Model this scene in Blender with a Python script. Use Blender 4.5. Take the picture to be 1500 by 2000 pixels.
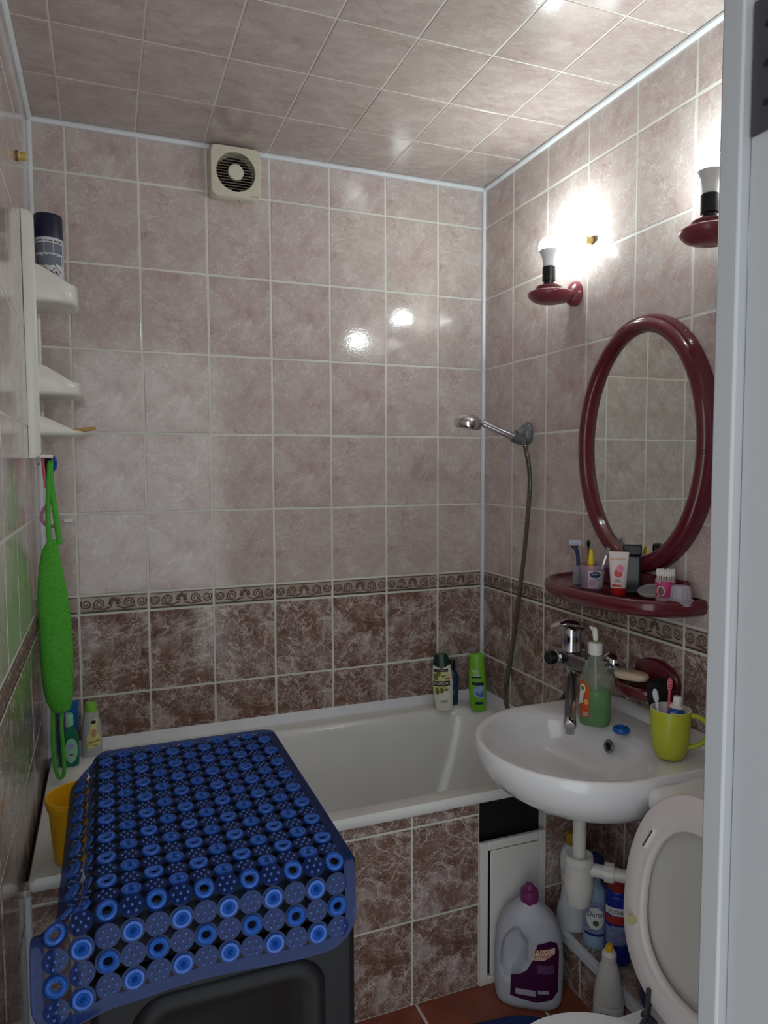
import bpy, bmesh, math, random
import numpy as np
from mathutils import Vector, Matrix

random.seed(7)
for o in list(bpy.data.objects):
    bpy.data.objects.remove(o)
scene = bpy.context.scene
COL = scene.collection

# ---------------------------------------------------------------- camera
cam_data = bpy.data.cameras.new('camera')
cam = bpy.data.objects.new('camera', cam_data)
COL.objects.link(cam)
CAM = Vector((0.28397, -2.30824, 1.39850))
_f = Vector((0.36495993, 0.9288422, -0.06369003))
_r = Vector((0.93064896, -0.36589812, -0.00332927))
_u = _r.cross(_f)
cam.matrix_world = Matrix(((_r.x, _u.x, -_f.x, CAM.x), (_r.y, _u.y, -_f.y, CAM.y), (_r.z, _u.z, -_f.z, CAM.z), (0, 0, 0, 1)))
cam_data.sensor_fit = 'VERTICAL'
cam_data.sensor_height = 36.0
cam_data.lens = 1383.7 / 2000.0 * 36.0
cam_data.clip_start = 0.02
scene.camera = cam

# ---------------------------------------------------------------- world, exposure
world = bpy.data.worlds.new('world')
scene.world = world
world.use_nodes = True
_bg = world.node_tree.nodes['Background']
_bg.inputs[0].default_value = (0.92, 0.98, 1.0, 1)
_bg.inputs[1].default_value = 0.58
scene.view_settings.view_transform = 'Standard'
scene.view_settings.look = 'None'
scene.view_settings.exposure = 1.55
scene.view_settings.gamma = 1.0
scene.view_settings.use_curve_mapping = False
BULB_STRENGTH = 58.0

# ---------------------------------------------------------------- colours and materials
def S(r, g, b):
    def c(v):
        v /= 255.0
        return v / 12.92 if v <= 0.04045 else ((v + 0.055) / 1.055) ** 2.4
    return (c(r), c(g), c(b), 1.0)

MATS = {}
def mat(name, col, rough=0.45, metal=0.0, spec=0.5, coat=0.0, trans=0.0, ior=1.45, bump=0.0, bscale=60.0, vary=0.0, vscale=8.0):
    if name in MATS:
        return MATS[name]
    m = bpy.data.materials.new(name)
    m.use_nodes = True
    nt = m.node_tree
    p = nt.nodes['Principled BSDF']
    p.inputs['Base Color'].default_value = col
    p.inputs['Roughness'].default_value = rough
    p.inputs['Metallic'].default_value = metal
    p.inputs['Specular IOR Level'].default_value = spec
    p.inputs['Coat Weight'].default_value = coat
    p.inputs['Coat Roughness'].default_value = 0.08
    p.inputs['Transmission Weight'].default_value = trans
    p.inputs['IOR'].default_value = ior
    tc = nt.nodes.new('ShaderNodeTexCoord')
    if vary > 0:
        n = nt.nodes.new('ShaderNodeTexNoise'); n.inputs['Scale'].default_value = vscale; n.inputs['Detail'].default_value = 5
        nt.links.new(tc.outputs['Object'], n.inputs['Vector'])
        r = nt.nodes.new('ShaderNodeValToRGB')
        r.color_ramp.elements[0].position = 0.3; r.color_ramp.elements[1].position = 0.7
        r.color_ramp.elements[0].color = tuple(c * (1 - vary) for c in col[:3]) + (1,)
        r.color_ramp.elements[1].color = tuple(min(1, c * (1 + vary * 0.5)) for c in col[:3]) + (1,)
        nt.links.new(n.outputs['Fac'], r.inputs['Fac'])
        nt.links.new(r.outputs['Color'], p.inputs['Base Color'])
    if bump > 0:
        n2 = nt.nodes.new('ShaderNodeTexNoise'); n2.inputs['Scale'].default_value = bscale; n2.inputs['Detail'].default_value = 4
        nt.links.new(tc.outputs['Object'], n2.inputs['Vector'])
        b = nt.nodes.new('ShaderNodeBump'); b.inputs['Strength'].default_value = bump; b.inputs['Distance'].default_value = 0.002
        nt.links.new(n2.outputs['Fac'], b.inputs['Height'])
        nt.links.new(b.outputs['Normal'], p.inputs['Normal'])
    MATS[name] = m
    return m

def clear(name, col, amount, rough=0.1, tint=None):
    """thin see-through plastic: a mix of straight-through and glossy coloured surface"""
    if name in MATS:
        return MATS[name]
    m = bpy.data.materials.new(name)
    m.use_nodes = True
    nt = m.node_tree
    p = nt.nodes['Principled BSDF']
    p.inputs['Base Color'].default_value = col
    p.inputs['Roughness'].default_value = rough
    t = nt.nodes.new('ShaderNodeBsdfTransparent')
    t.inputs['Color'].default_value = tint or (1, 1, 1, 1)
    mx = nt.nodes.new('ShaderNodeMixShader')
    mx.inputs['Fac'].default_value = amount
    nt.links.new(p.outputs['BSDF'], mx.inputs[1])
    nt.links.new(t.outputs['BSDF'], mx.inputs[2])
    nt.links.new(mx.outputs['Shader'], nt.nodes['Material Output'].inputs['Surface'])
    MATS[name] = m
    return m

def marble(name, stops, vein, blotch, vein_amt, blotch_amt, scale, rough, streak=1.0, ripple=0.14, width=1.0, crackle=0.5):
    """glazed stone print: cloudy ground, pale blotches, and broken thread-like veins; four prints picked per piece"""
    m = bpy.data.materials.new(name)
    m.use_nodes = True
    nt = m.node_tree; N = nt.nodes; L = nt.links
    p = N['Principled BSDF']
    p.inputs['Roughness'].default_value = rough
    p.inputs['Specular IOR Level'].default_value = 0.55
    def node(t, **kw):
        n = N.new(t)
        for k, v in kw.items(): n.inputs[k].default_value = v
        return n
    def math_(op, a, b=None, clamp=False):
        n = N.new('ShaderNodeMath'); n.operation = op; n.use_clamp = clamp
        for i, q in enumerate((a, b)):
            if q is None: continue
            if isinstance(q, (int, float)): n.inputs[i].default_value = q
            else: L.new(q, n.inputs[i])
        return n.outputs[0]
    def rng(v, a, b, c=0.0, d=1.0):
        n = node('ShaderNodeMapRange', **{'From Min': a, 'From Max': b, 'To Min': c, 'To Max': d})
        L.new(v, n.inputs['Value']); return n.outputs[0]
    def noise(vec, sc, det, ro=0.55, dist=0.0):
        n = node('ShaderNodeTexNoise', Scale=sc, Detail=det, Roughness=ro, Distortion=dist)
        L.new(vec, n.inputs['Vector']); return n
    tc = N.new('ShaderNodeTexCoord'); oi = N.new('ShaderNodeObjectInfo')
    k = math_('FLOOR', math_('MULTIPLY', oi.outputs['Random'], 4.0))
    off = N.new('ShaderNodeVectorMath'); off.operation = 'SCALE'; off.inputs[0].default_value = (1.73, 2.91, 0.37)
    L.new(k, off.inputs['Scale'])
    st = N.new('ShaderNodeVectorMath'); st.operation = 'MULTIPLY'; st.inputs[1].default_value = (1.0, streak, 1.0)
    L.new(tc.outputs['Object'], st.inputs[0])
    add = N.new('ShaderNodeVectorMath'); add.operation = 'ADD'
    L.new(st.outputs[0], add.inputs[0]); L.new(off.outputs[0], add.inputs[1])
    vec = add.outputs[0]
    ground = noise(vec, scale * 1.0, 8, 0.62, 0.6).outputs['Fac']
    rp = N.new('ShaderNodeValToRGB'); el = rp.color_ramp.elements
    el[0].position, el[0].color = stops[0]; el[1].position, el[1].color = stops[-1]
    for pos, c in stops[1:-1]:
        e = el.new(pos); e.color = c
    L.new(ground, rp.inputs['Fac'])
    # pale blotches with ragged edges
    bl = noise(vec, scale * 0.9, 12, 0.76, 0.25).outputs['Fac']
    bl = math_('MULTIPLY', rng(bl, 0.50, 0.60), blotch_amt)
    mx1 = N.new('ShaderNodeMix'); mx1.data_type = 'RGBA'; mx1.inputs[7].default_value = blotch
    L.new(bl, mx1.inputs[0]); L.new(rp.outputs['Color'], mx1.inputs[6])
    cur = mx1.outputs[2]
    # thread veins: where a warped noise crosses its middle value
    for sc, wd, amt, seed, dist in ((0.55, 0.0065, 1.0, 0.0, 1.6), (1.1, 0.0085, 0.8, 7.7, 2.2), (2.4, 0.014, 0.6, 3.3, 1.8)):
        sh_n = N.new('ShaderNodeVectorMath'); sh_n.operation = 'ADD'; sh_n.inputs[1].default_value = (seed, seed * 0.7, seed * 0.3)
        L.new(vec, sh_n.inputs[0])
        v = noise(sh_n.outputs[0], scale * sc, 5, 0.6, dist).outputs['Fac']
        line = rng(math_('ABSOLUTE', math_('SUBTRACT', v, 0.5)), 0.0, wd * width, 1.0, 0.0)
        mask = rng(noise(sh_n.outputs[0], scale * 0.9, 3).outputs['Fac'], 0.44, 0.58)
        f = math_('MULTIPLY', math_('MULTIPLY', line, mask), vein_amt * amt)
        mx = N.new('ShaderNodeMix'); mx.data_type = 'RGBA'; mx.inputs[7].default_value = vein
        L.new(f, mx.inputs[0]); L.new(cur, mx.inputs[6]); cur = mx.outputs[2]
    # crackle: thin bent cell borders, broken into stretches
    wv = noise(vec, scale * 1.3, 6, 0.6)
    ws = N.new('ShaderNodeVectorMath'); ws.operation = 'SUBTRACT'; ws.inputs[1].default_value = (0.5, 0.5, 0.5); L.new(wv.outputs['Color'], ws.inputs[0])
    wk = N.new('ShaderNodeVectorMath'); wk.operation = 'SCALE'; wk.inputs['Scale'].default_value = 1.1 / scale; L.new(ws.outputs[0], wk.inputs[0])
    wa = N.new('ShaderNodeVectorMath'); wa.operation = 'ADD'; L.new(vec, wa.inputs[0]); L.new(wk.outputs[0], wa.inputs[1])
    for sc, cut, lo in ((1.5, 0.022, 0.42), (3.6, 0.036, 0.50)):
        vo = N.new('ShaderNodeTexVoronoi'); vo.feature = 'DISTANCE_TO_EDGE'; vo.inputs['Scale'].default_value = scale * sc
        L.new(wa.outputs[0], vo.inputs['Vector'])
        line = rng(vo.outputs['Distance'], 0.0, cut * width, 1.0, 0.0)
        mask = rng(noise(wa.outputs[0], scale * 0.75 * sc, 3).outputs['Fac'], lo, lo + 0.13)
        f = math_('MULTIPLY', math_('MULTIPLY', line, mask), crackle)
        mx = N.new('ShaderNodeMix'); mx.data_type = 'RGBA'; mx.inputs[7].default_value = vein
        L.new(f, mx.inputs[0]); L.new(cur, mx.inputs[6]); cur = mx.outputs[2]
    L.new(cur, p.inputs['Base Color'])
    bn = noise(vec, 130, 3).outputs['Fac']
    bp = N.new('ShaderNodeBump'); bp.inputs['Strength'].default_value = ripple; bp.inputs['Distance'].default_value = 0.001
    L.new(bn, bp.inputs['Height']); L.new(bp.outputs['Normal'], p.inputs['Normal'])
    MATS[name] = m
    return m

M_TILE = marble('glazed_light_tile', [(0.34, S(176, 155, 152)), (0.46, S(189, 170, 166)), (0.55, S(190, 175, 171)), (0.66, S(202, 190, 186))],
                S(224, 214, 210), S(206, 197, 193), 0.85, 0.5, 13.0, 0.10, width=1.4, crackle=0.6)
M_DARK = marble('glazed_dark_tile', [(0.34, S(104, 74, 64)), (0.46, S(126, 95, 84)), (0.55, S(138, 111, 102)), (0.66, S(154, 133, 127))],
                S(220, 208, 202), S(190, 177, 175), 0.9, 0.8, 11.5, 0.13, width=1.7, crackle=0.85)
M_CEIL = marble('ceiling_panel', [(0.34, S(167, 150, 145)), (0.46, S(181, 164, 159)), (0.55, S(181, 167, 162)), (0.66, S(192, 180, 175))],
                S(212, 201, 197), S(197, 187, 182), 0.6, 0.5, 10.0, 0.15, streak=1.7, crackle=0.35)
M_BORDER = marble('border_tile', [(0.30, S(140, 120, 110)), (0.47, S(166, 148, 138)), (0.56, S(174, 158, 148)), (0.72, S(188, 174, 164))],
                  S(196, 184, 174), S(184, 172, 162), 0.3, 0.4, 24.0, 0.25)
M_RELIEF = mat('border_relief', S(112, 90, 80), 0.3, bump=0.3, bscale=200, vary=0.25, vscale=60)
M_RELIEF_DARK = mat('border_dark_line', S(62, 52, 46), 0.5)
M_GROUT = mat('grout', S(222, 221, 214), 0.8, vary=0.14, vscale=5, bump=0.3, bscale=120)
M_CGAP = mat('ceiling_gap', S(222, 218, 212), 0.6)
M_PVC = mat('white_trim_plastic', S(226, 230, 235), 0.35, vary=0.06, vscale=10)
M_TERRA = mat('terracotta_tile', S(150, 84, 62), 0.45, vary=0.3, vscale=14, bump=0.15, bscale=60)
M_WHITE = mat('white_ceramic', S(232, 232, 234), 0.12, coat=0.5)
M_ENAMEL = mat('white_enamel', S(230, 231, 228), 0.16, coat=0.3, vary=0.05, vscale=5)
M_WPLAST = mat('white_plastic', S(228, 227, 222), 0.3)
M_IVORY = mat('ivory_plastic', S(214, 209, 192), 0.4)
M_SHELFW = mat('shelf_white_plastic', S(226, 224, 215), 0.22)
M_CHROME = mat('chrome', S(205, 206, 210), 0.08, metal=1.0)
M_CHROMED = mat('dull_chrome', S(158, 158, 160), 0.2, metal=1.0, vary=0.3, vscale=60)
M_BLACKP = mat('black_plastic', S(22, 22, 25), 0.35)
M_MACHINE = mat('machine_black_enamel', S(15, 15, 18), 0.45, spec=0.22)
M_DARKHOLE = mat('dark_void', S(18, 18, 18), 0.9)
M_BURG = mat('burgundy_plastic', S(98, 30, 45), 0.18, coat=0.4)
M_SCONCE = mat('sconce_plastic', S(124, 52, 64), 0.3, coat=0.2)
M_DOORW = mat('door_frame_paint', S(156, 157, 160), 0.4, bump=0.05, bscale=40)
M_STEEL = mat('dark_steel', S(86, 86, 94), 0.4, metal=0.8)
M_MIRROR = mat('mirror_glass', S(222, 228, 222), 0.015, metal=1.0)
M_YELKNOB = mat('aged_yellow_plastic', S(196, 168, 92), 0.4)
M_BLUEV = mat('mat_blue_vinyl', S(27, 76, 154), 0.36)
M_BLUECLEAR = clear('mat_clear_vinyl', S(26, 52, 108), 0.66, 0.12, tint=S(170, 190, 232))
M_BLUEBUMP = clear('mat_bump_vinyl', S(62, 94, 158), 0.25, 0.06, tint=S(170, 190, 232))

# ---------------------------------------------------------------- mesh helpers
class MB:
    def __init__(self):
        self.v = []; self.f = []; self.mi = []
    def add(self, vs, fs, mi=0):
        o = len(self.v)
        self.v += [tuple(x) for x in vs]
        self.f += [tuple(i + o for i in f) for f in fs]
        self.mi += [mi] * len(fs)
        return self
    def box(self, a, b, mi=0):
        x0, y0, z0 = a; x1, y1, z1 = b
        return self.add([(x0, y0, z0), (x1, y0, z0), (x1, y1, z0), (x0, y1, z0), (x0, y0, z1), (x1, y0, z1), (x1, y1, z1), (x0, y1, z1)],
                        [(0, 3, 2, 1), (4, 5, 6, 7), (0, 1, 5, 4), (1, 2, 6, 5), (2, 3, 7, 6), (3, 0, 4, 7)], mi)
    def loft(self, rings, cap0=True, cap1=True, mi=0, closed=True):
        n = len(rings[0]); vs = [p for r in rings for p in r]; fs = []
        for i in range(len(rings) - 1):
            for j in range(n if closed else n - 1):
                k = (j + 1) % n
                fs.append((i * n + j, i * n + k, (i + 1) * n + k, (i + 1) * n + j))
        if cap0: fs.append(tuple(reversed(range(n))))
        if cap1: fs.append(tuple((len(rings) - 1) * n + j for j in range(n)))
        return self.add(vs, fs, mi)
    def lathe(self, prof, c=(0, 0, 0), seg=32, mi=0, cap0=True, cap1=True, axis='Z'):
        rings = []
        for r, z in prof:
            ring = []
            for j in range(seg):
                a = 2 * math.pi * j / seg
                x, y = r * math.cos(a), r * math.sin(a)
                if axis == 'Z': q = (x, y, z)
                elif axis == 'X': q = (z, x, y)
                else: q = (y, z, x)
                ring.append((q[0] + c[0], q[1] + c[1], q[2] + c[2]))
            rings.append(ring)
        return self.loft(rings, cap0, cap1, mi)
    def tube(self, pts, r, seg=10, mi=0, closed=False, flat=1.0):
        pts = [Vector(p) for p in pts]; n = len(pts)
        rr = r if isinstance(r, (list, tuple)) else [r] * n
        T = []
        for i in range(n):
            a = pts[(i - 1) % n] if (closed or i > 0) else pts[i]
            b = pts[(i + 1) % n] if (closed or i < n - 1) else pts[i]
            T.append((b - a).normalized())
        up = Vector((0, 0, 1)) if abs(T[0].z) < 0.9 else Vector((0, 1, 0))
        nrm = (up - T[0] * up.dot(T[0])).normalized()
        rings = []
        for i in range(n):
            nrm = (nrm - T[i] * nrm.dot(T[i])).normalized()
            bi = T[i].cross(nrm)
            rings.append([pts[i] + (nrm * math.cos(2 * math.pi * j / seg) * flat + bi * math.sin(2 * math.pi * j / seg)) * rr[i] for j in range(seg)])
        if closed:
            rings.append(rings[0])
            return self.loft(rings, False, False, mi)
        return self.loft(rings, True, True, mi)
    def sphere(self, c, r, seg=12, rng=8, mi=0, z0=-1.0, z1=1.0):
        prof = []
        a0, a1 = math.asin(z0), math.asin(z1)
        rx = r if isinstance(r, (int, float)) else None
        R = (r, r, r) if rx is not None else r
        rings = []
        for i in range(rng + 1):
            a = a0 + (a1 - a0) * i / rng
            cr, sz = max(math.cos(a), 0.001), math.sin(a)
            rings.append([(c[0] + R[0] * cr * math.cos(2 * math.pi * j / seg), c[1] + R[1] * cr * math.sin(2 * math.pi * j / seg), c[2] + R[2] * sz) for j in range(seg)])
        return self.loft(rings, True, True, mi)
    def mesh(self, name, mats, smooth=35):
        me = bpy.data.meshes.new(name)
        me.from_pydata(self.v, [], self.f)
        for m in (mats if isinstance(mats, (list, tuple)) else [mats]):
            me.materials.append(m)
        me.polygons.foreach_set('material_index', self.mi)
        bm = bmesh.new(); bm.from_mesh(me)
        bmesh.ops.recalc_face_normals(bm, faces=bm.faces)
        bm.to_mesh(me); bm.free()
        if smooth:
            me.polygons.foreach_set('use_smooth', [True] * len(me.polygons))
            me.set_sharp_from_angle(angle=math.radians(smooth))
        me.update()
        return me
    def build(self, name, mats, parent=None, smooth=35, bevel=0, seg=2):
        ob = bpy.data.objects.new(name, self.mesh(name, mats, smooth))
        COL.objects.link(ob)
        if parent is not None: ob.parent = parent
        if bevel:
            b = ob.modifiers.new('bevel', 'BEVEL'); b.width = bevel; b.segments = seg; b.limit_method = 'ANGLE'; b.angle_limit = math.radians(40)
        return ob

def tag(o, label=None, cat=None, group=None, kind=None):
    if label: o['label'] = label
    if cat: o['category'] = cat
    if group: o['group'] = group
    if kind: o['kind'] = kind
    return o

def thing(name, label, cat, loc=(0, 0, 0), rz=0.0, group=None):
    o = bpy.data.objects.new(name, None)
    o.empty_display_size = 0.02
    COL.objects.link(o)
    o.location = loc
    o.rotation_euler = (0, 0, rz)
    return tag(o, label, cat, group)

def link(name, mesh, parent=None, mtx=None):
    o = bpy.data.objects.new(name, mesh)
    COL.objects.link(o)
    if parent is not None: o.parent = parent
    if mtx is not None: o.matrix_local = mtx
    return o

def face_cam(x, y, extra=0.0):
    return math.atan2(CAM.x - x, -(CAM.y - y)) + math.radians(extra)

def superellipse(cx, cy, rx, ry, n, z, N=48):
    out = []
    for j in range(N):
        a = 2 * math.pi * j / N
        c, s = math.cos(a), math.sin(a)
        out.append((cx + rx * math.copysign(abs(c) ** (2 / n), c), cy + ry * math.copysign(abs(s) ** (2 / n), s), z))
    return out

def catmull(pts, k=6):
    pts = [np.array(p, float) for p in pts]
    P = [pts[0]] + pts + [pts[-1]]
    out = []
    for i in range(1, len(P) - 2):
        for t in np.linspace(0, 1, k, endpoint=False):
            a, b, c, d = P[i - 1], P[i], P[i + 1], P[i + 2]
            out.append(0.5 * ((2 * b) + (c - a) * t + (2 * a - 5 * b + 4 * c - d) * t * t + (3 * b - a - 3 * c + d) * t ** 3))
    out.append(pts[-1])
    return [tuple(float(x) for x in p) for p in out]

def lin(pts, k=4):
    out = []
    for a, b in zip(pts[:-1], pts[1:]):
        for t in range(k):
            out.append(tuple(x + (y - x) * t / k for x, y in zip(a, b)))
    out.append(tuple(pts[-1]))
    return out

class Shell:
    """bottle body: profile of (z, half width, half depth); front faces local -Y"""
    def __init__(self, prof, n=2.0, smooth=True, k=5):
        self.p = catmull(prof, k) if smooth else lin(prof, 3)
        self.n = n
        self.Z = [q[0] for q in self.p]
    def at(self, z):
        return float(np.interp(z, self.Z, [q[1] for q in self.p])), float(np.interp(z, self.Z, [q[2] for q in self.p]))
    def front(self, u, z, off=0.0007):
        rx, ry = self.at(z)
        t = min(abs(u) / max(rx, 1e-6), 0.995)
        return (u, -(ry) * (1 - t ** self.n) ** (1 / self.n) - off, z)
    def mesh(self, mb, seg=32, mi=0, cap0=True, cap1=True, zlim=None, inset=0.0):
        rings = []
        for z, rx, ry in self.p:
            if zlim is not None and z > zlim: break
            rings.append(superellipse(0, 0, rx - inset, ry - inset, self.n, z, seg))
        if zlim is not None:
            rx, ry = self.at(zlim); rings.append(superellipse(0, 0, rx - inset, ry - inset, self.n, zlim, seg))
        mb.loft(rings, cap0, cap1, mi)
        return mb

def patch(mb, outline, surf, rings=5, mi=0, dense=True):
    """label cut to an outline in (u, z), laid on surf(u, z)"""
    if dense:
        o2 = []
        for i in range(len(outline)):
            a, b = outline[i], outline[(i + 1) % len(outline)]
            for t in range(4): o2.append((a[0] + (b[0] - a[0]) * t / 4, a[1] + (b[1] - a[1]) * t / 4))
        outline = o2
    cu = sum(p[0] for p in outline) / len(outline); cz = sum(p[1] for p in outline) / len(outline)
    rr = []
    for k in range(1, rings + 1):
        s = k / rings
        rr.append([surf(cu + (u - cu) * s, cz + (z - cz) * s) for u, z in outline])
    n = len(outline); vs = [surf(cu, cz)] + [p for r in rr for p in r]; fs = []
    for j in range(n): fs.append((0, 1 + j, 1 + (j + 1) % n))
    for i in range(rings - 1):
        for j in range(n):
            k = (j + 1) % n
            fs.append((1 + i * n + j, 1 + (i + 1) * n + j, 1 + (i + 1) * n + k, 1 + i * n + k))
    return mb.add(vs, fs, mi)

def rect(u0, u1, z0, z1): return [(u0, z0), (u1, z0), (u1, z1), (u0, z1)]
def oval(cu, cz, a, b, n=20): return [(cu + a * math.cos(2 * math.pi * i / n), cz + b * math.sin(2 * math.pi * i / n)) for i in range(n)]

_TXT = {}
def text_geo(s):
    if s in _TXT: return _TXT[s]
    cu = bpy.data.curves.new('lettering', 'FONT'); cu.body = s; cu.size = 1.0; cu.align_x = 'LEFT'; cu.resolution_u = 3
    ob = bpy.data.objects.new('lettering', cu); COL.objects.link(ob)
    dg = bpy.context.evaluated_depsgraph_get()
    me = bpy.data.meshes.new_from_object(ob.evaluated_get(dg))
    vs = [(v.co.x, v.co.y) for v in me.vertices]; fs = [tuple(p.vertices) for p in me.polygons]
    bpy.data.objects.remove(ob); bpy.data.curves.remove(cu); bpy.data.meshes.remove(me)
    x0 = min(v[0] for v in vs); x1 = max(v[0] for v in vs); y0 = min(v[1] for v in vs); y1 = max(v[1] for v in vs)
    g = ([((x - x0) / (x1 - x0), (y - y0) / (y1 - y0)) for x, y in vs], fs)
    _TXT[s] = g
    return g

def letters(mb, s, cu, cz, w, h, surf, mi=0, slant=0.0, shear=0.0):
    vs, fs = text_geo(s)
    return mb.add([surf(cu + (x - 0.5) * w + (y - 0.5) * h * shear, cz + (y - 0.5) * h + (x - 0.5) * w * slant) for x, y in vs], fs, mi)

# ---------------------------------------------------------------- room numbers
XL, XR = 0.103, 1.586
YF = -1.729
ZC = 2.397
ROWS = [0.0, 0.199, 0.449, 0.699, 0.953, 1.012, 1.261, 1.504, 1.752, 2.002, 2.255, ZC]
G = 0.0065

TILE_CACHE = {}
def tile_mesh(w, h, m, c=0.0013, t=0.003):
    key = (round(w, 4), round(h, 4), m.name)
    if key in TILE_CACHE: return TILE_CACHE[key]
    a, b = w / 2, h / 2
    mb = MB()
    r = lambda i, z: [(-a + i, -b + i, z), (a - i, -b + i, z), (a - i, b - i, z), (-a + i, b - i, z)]
    mb.loft([r(0, -t), r(0, -0.0008), r(c, 0)], False, True)
    me = mb.mesh('tile', m, smooth=0)
    TILE_CACHE[key] = me
    return me

def scroll_mesh(w, h):
    """relief of a border tile: two spirals, a flower and a beaded edge"""
    key = ('scroll', round(w, 3))
    if key in TILE_CACHE: return TILE_CACHE[key]
    mb = MB()
    k = w / 0.195
    def spiral(cx, cy, r0, turns, start, sgn):
        pts = []
        for i in range(22):
            t = i / 21; a = start + sgn * t * turns * 2 * math.pi; r = r0 * (1 - 0.8 * t)
            pts.append(((cx + r * math.cos(a)) * k, cy + r * math.sin(a), 0.0005))
        mb.tube(pts, [0.0023 * (1 - 0.4 * i / 21) for i in range(22)], 5)
    if w > 0.12:
        spiral(-0.080, 0.003, 0.0155, 1.7, 2.5, 1)
        spiral(-0.042, 0.001, 0.0165, 1.8, 3.6, -1)
        spiral(0.042, 0.001, 0.0165, 1.8, -0.5, 1)
        spiral(0.080, 0.003, 0.0155, 1.7, 0.6, -1)
        for a in range(5):
            an = math.radians(90 + (a - 2) * 50)
            mb.sphere((0.011 * math.cos(an) * k, 0.004 + 0.010 * math.sin(an), 0.0), (0.0070 * k, 0.0068, 0.0024), 8, 4)
        mb.tube([(-0.062 * k, -0.010, 0.0005), (-0.03 * k, -0.016, 0.0005), (-0.008 * k, -0.008, 0.0005)], 0.0024, 5)
        mb.tube([(0.062 * k, -0.010, 0.0005), (0.03 * k, -0.016, 0.0005), (0.008 * k, -0.008, 0.0005)], 0.0024, 5)
    else:
        spiral(0, 0.002, min(0.014, w * 0.3), 1.7, 2.5, 1)
    mb.box((-w / 2 + 0.002, -h / 2 + 0.002, -0.001), (w / 2 - 0.002, -h / 2 + 0.0055, 0.0009), 1)
    nb = int(w / 0.006)
    for i in range(nb):
        x = -w / 2 + 0.004 + i * (w - 0.008) / max(nb - 1, 1)
        mb.add([(x - 0.0016, -h / 2 + 0.0062, 0), (x + 0.0016, -h / 2 + 0.0062, 0), (x, -h / 2 + 0.0088, 0), (x, -h / 2 + 0.0072, 0.0016)], [(0, 1, 3), (1, 2, 3), (2, 0, 3)], 1)
    mb.box((-w / 2 + 0.002, h / 2 - 0.004, -0.001), (w / 2 - 0.002, h / 2 - 0.0022, 0.0008), 1)
    me = mb.mesh('scroll_relief', [M_RELIEF, M_RELIEF_DARK], 40)
    TILE_CACHE[key] = me
    return me

def lay_tiles(parent, origin, U, V, us, vs, pick, gap=G):
    """tiles between the grout lines us x vs; pick(i, j, v0, v1) -> (name, material) or None"""
    U, V = Vector(U), Vector(V); W = U.cross(V); O = Vector(origin)
    for i in range(len(us) - 1):
        for j in range(len(vs) - 1):
            q = pick(i, j, vs[j], vs[j + 1])
            if q is None: continue
            u0, u1, v0, v1 = us[i] + gap / 2, us[i + 1] - gap / 2, vs[j] + gap / 2, vs[j + 1] - gap / 2
            if u1 - u0 < 0.008 or v1 - v0 < 0.008: continue
            c = O + U * ((u0 + u1) / 2) + V * ((v0 + v1) / 2)
            jit = random.uniform(-0.0005, 0.0005)
            c = c + W * jit
            tilt = Matrix.Rotation(random.uniform(-0.002, 0.002), 4, 'X') @ Matrix.Rotation(random.uniform(-0.0022, 0.0022), 4, 'Y') @ Matrix.Rotation(random.uniform(-0.004, 0.004), 4, 'Z')
            mtx = Matrix(((U.x, V.x, W.x, c.x), (U.y, V.y, W.y, c.y), (U.z, V.z, W.z, c.z), (0, 0, 0, 1))) @ tilt
            t = link(q[0], tile_mesh(u1 - u0, v1 - v0, q[1]), parent, mtx)
            if q[0] == 'border_tile':
                link('scroll_relief', scroll_mesh(u1 - u0, v1 - v0), t)

def wall_pick(i, j, v0, v1):
    if abs(v0 - 0.953) < 1e-6: return ('border_tile', M_BORDER)
    return ('tile', M_DARK if v1 <= 0.96 else M_TILE)

# ---- back wall (its tile faces lie in Y = 0)
wall_back = MB().box((XL - 0.1, 0.0010, 0), (XR + 0.1, 0.10, ZC + 0.1)).build('wall_back', M_GROUT)
tag(wall_back, 'pink marbled tiled wall behind the bathtub', kind='structure')
lay_tiles(wall_back, (0, 0, 0), (1, 0, 0), (0, 0, 1), [XL] + [0.2 * i for i in range(1, 8)] + [XR], ROWS[2:], wall_pick)
# ---- right wall
wall_right = MB().box((XR + 0.0010, YF - 0.15, 0), (XR + 0.10, 0.0, ZC + 0.1)).build('wall_right', M_GROUT)
tag(wall_right, 'pink marbled tiled wall carrying the oval mirror', kind='structure')
_rc = [0.0] + [0.1987 + 0.1978 * i for i in range(8)]
_rc = [c for c in _rc if c < -YF - 0.02] + [-YF]
lay_tiles(wall_right, (XR, 0, 0), (0, -1, 0), (0, 0, 1), _rc, ROWS, wall_pick)
# ---- left wall
wall_left = MB().box((XL - 0.10, YF - 0.15, 0), (XL - 0.0010, 0.0, ZC + 0.1)).build('wall_left', M_GROUT)
tag(wall_left, 'glossy pink tiled wall beside the washing machine', kind='structure')
lay_tiles(wall_left, (XL, 0, 0), (0, 1, 0), (0, 0, 1), sorted([YF] + [-0.2 * i for i in range(9) if -0.2 * i > YF + 0.02]), ROWS, wall_pick)
# ---- ceiling
ceiling = MB().box((XL - 0.1, YF - 0.15, ZC + 0.0014), (XR + 0.1, 0.1, ZC + 0.08)).build('ceiling', M_CGAP)
tag(ceiling, 'ceiling of pink marbled panels', kind='structure')
_cy = [0.0, 0.2531] + [0.2531 + 0.2411 * i for i in range(1, 7)]
_cy = [c for c in _cy if c < -YF - 0.05] + [-YF]
lay_tiles(ceiling, (0, 0, ZC), (1, 0, 0), (0, -1, 0), [XL] + [0.1942 + 0.1996 * i for i in range(7)] + [XR], _cy, lambda i, j, a, b: ('ceiling_panel', M_CEIL), 0.0045)
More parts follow.
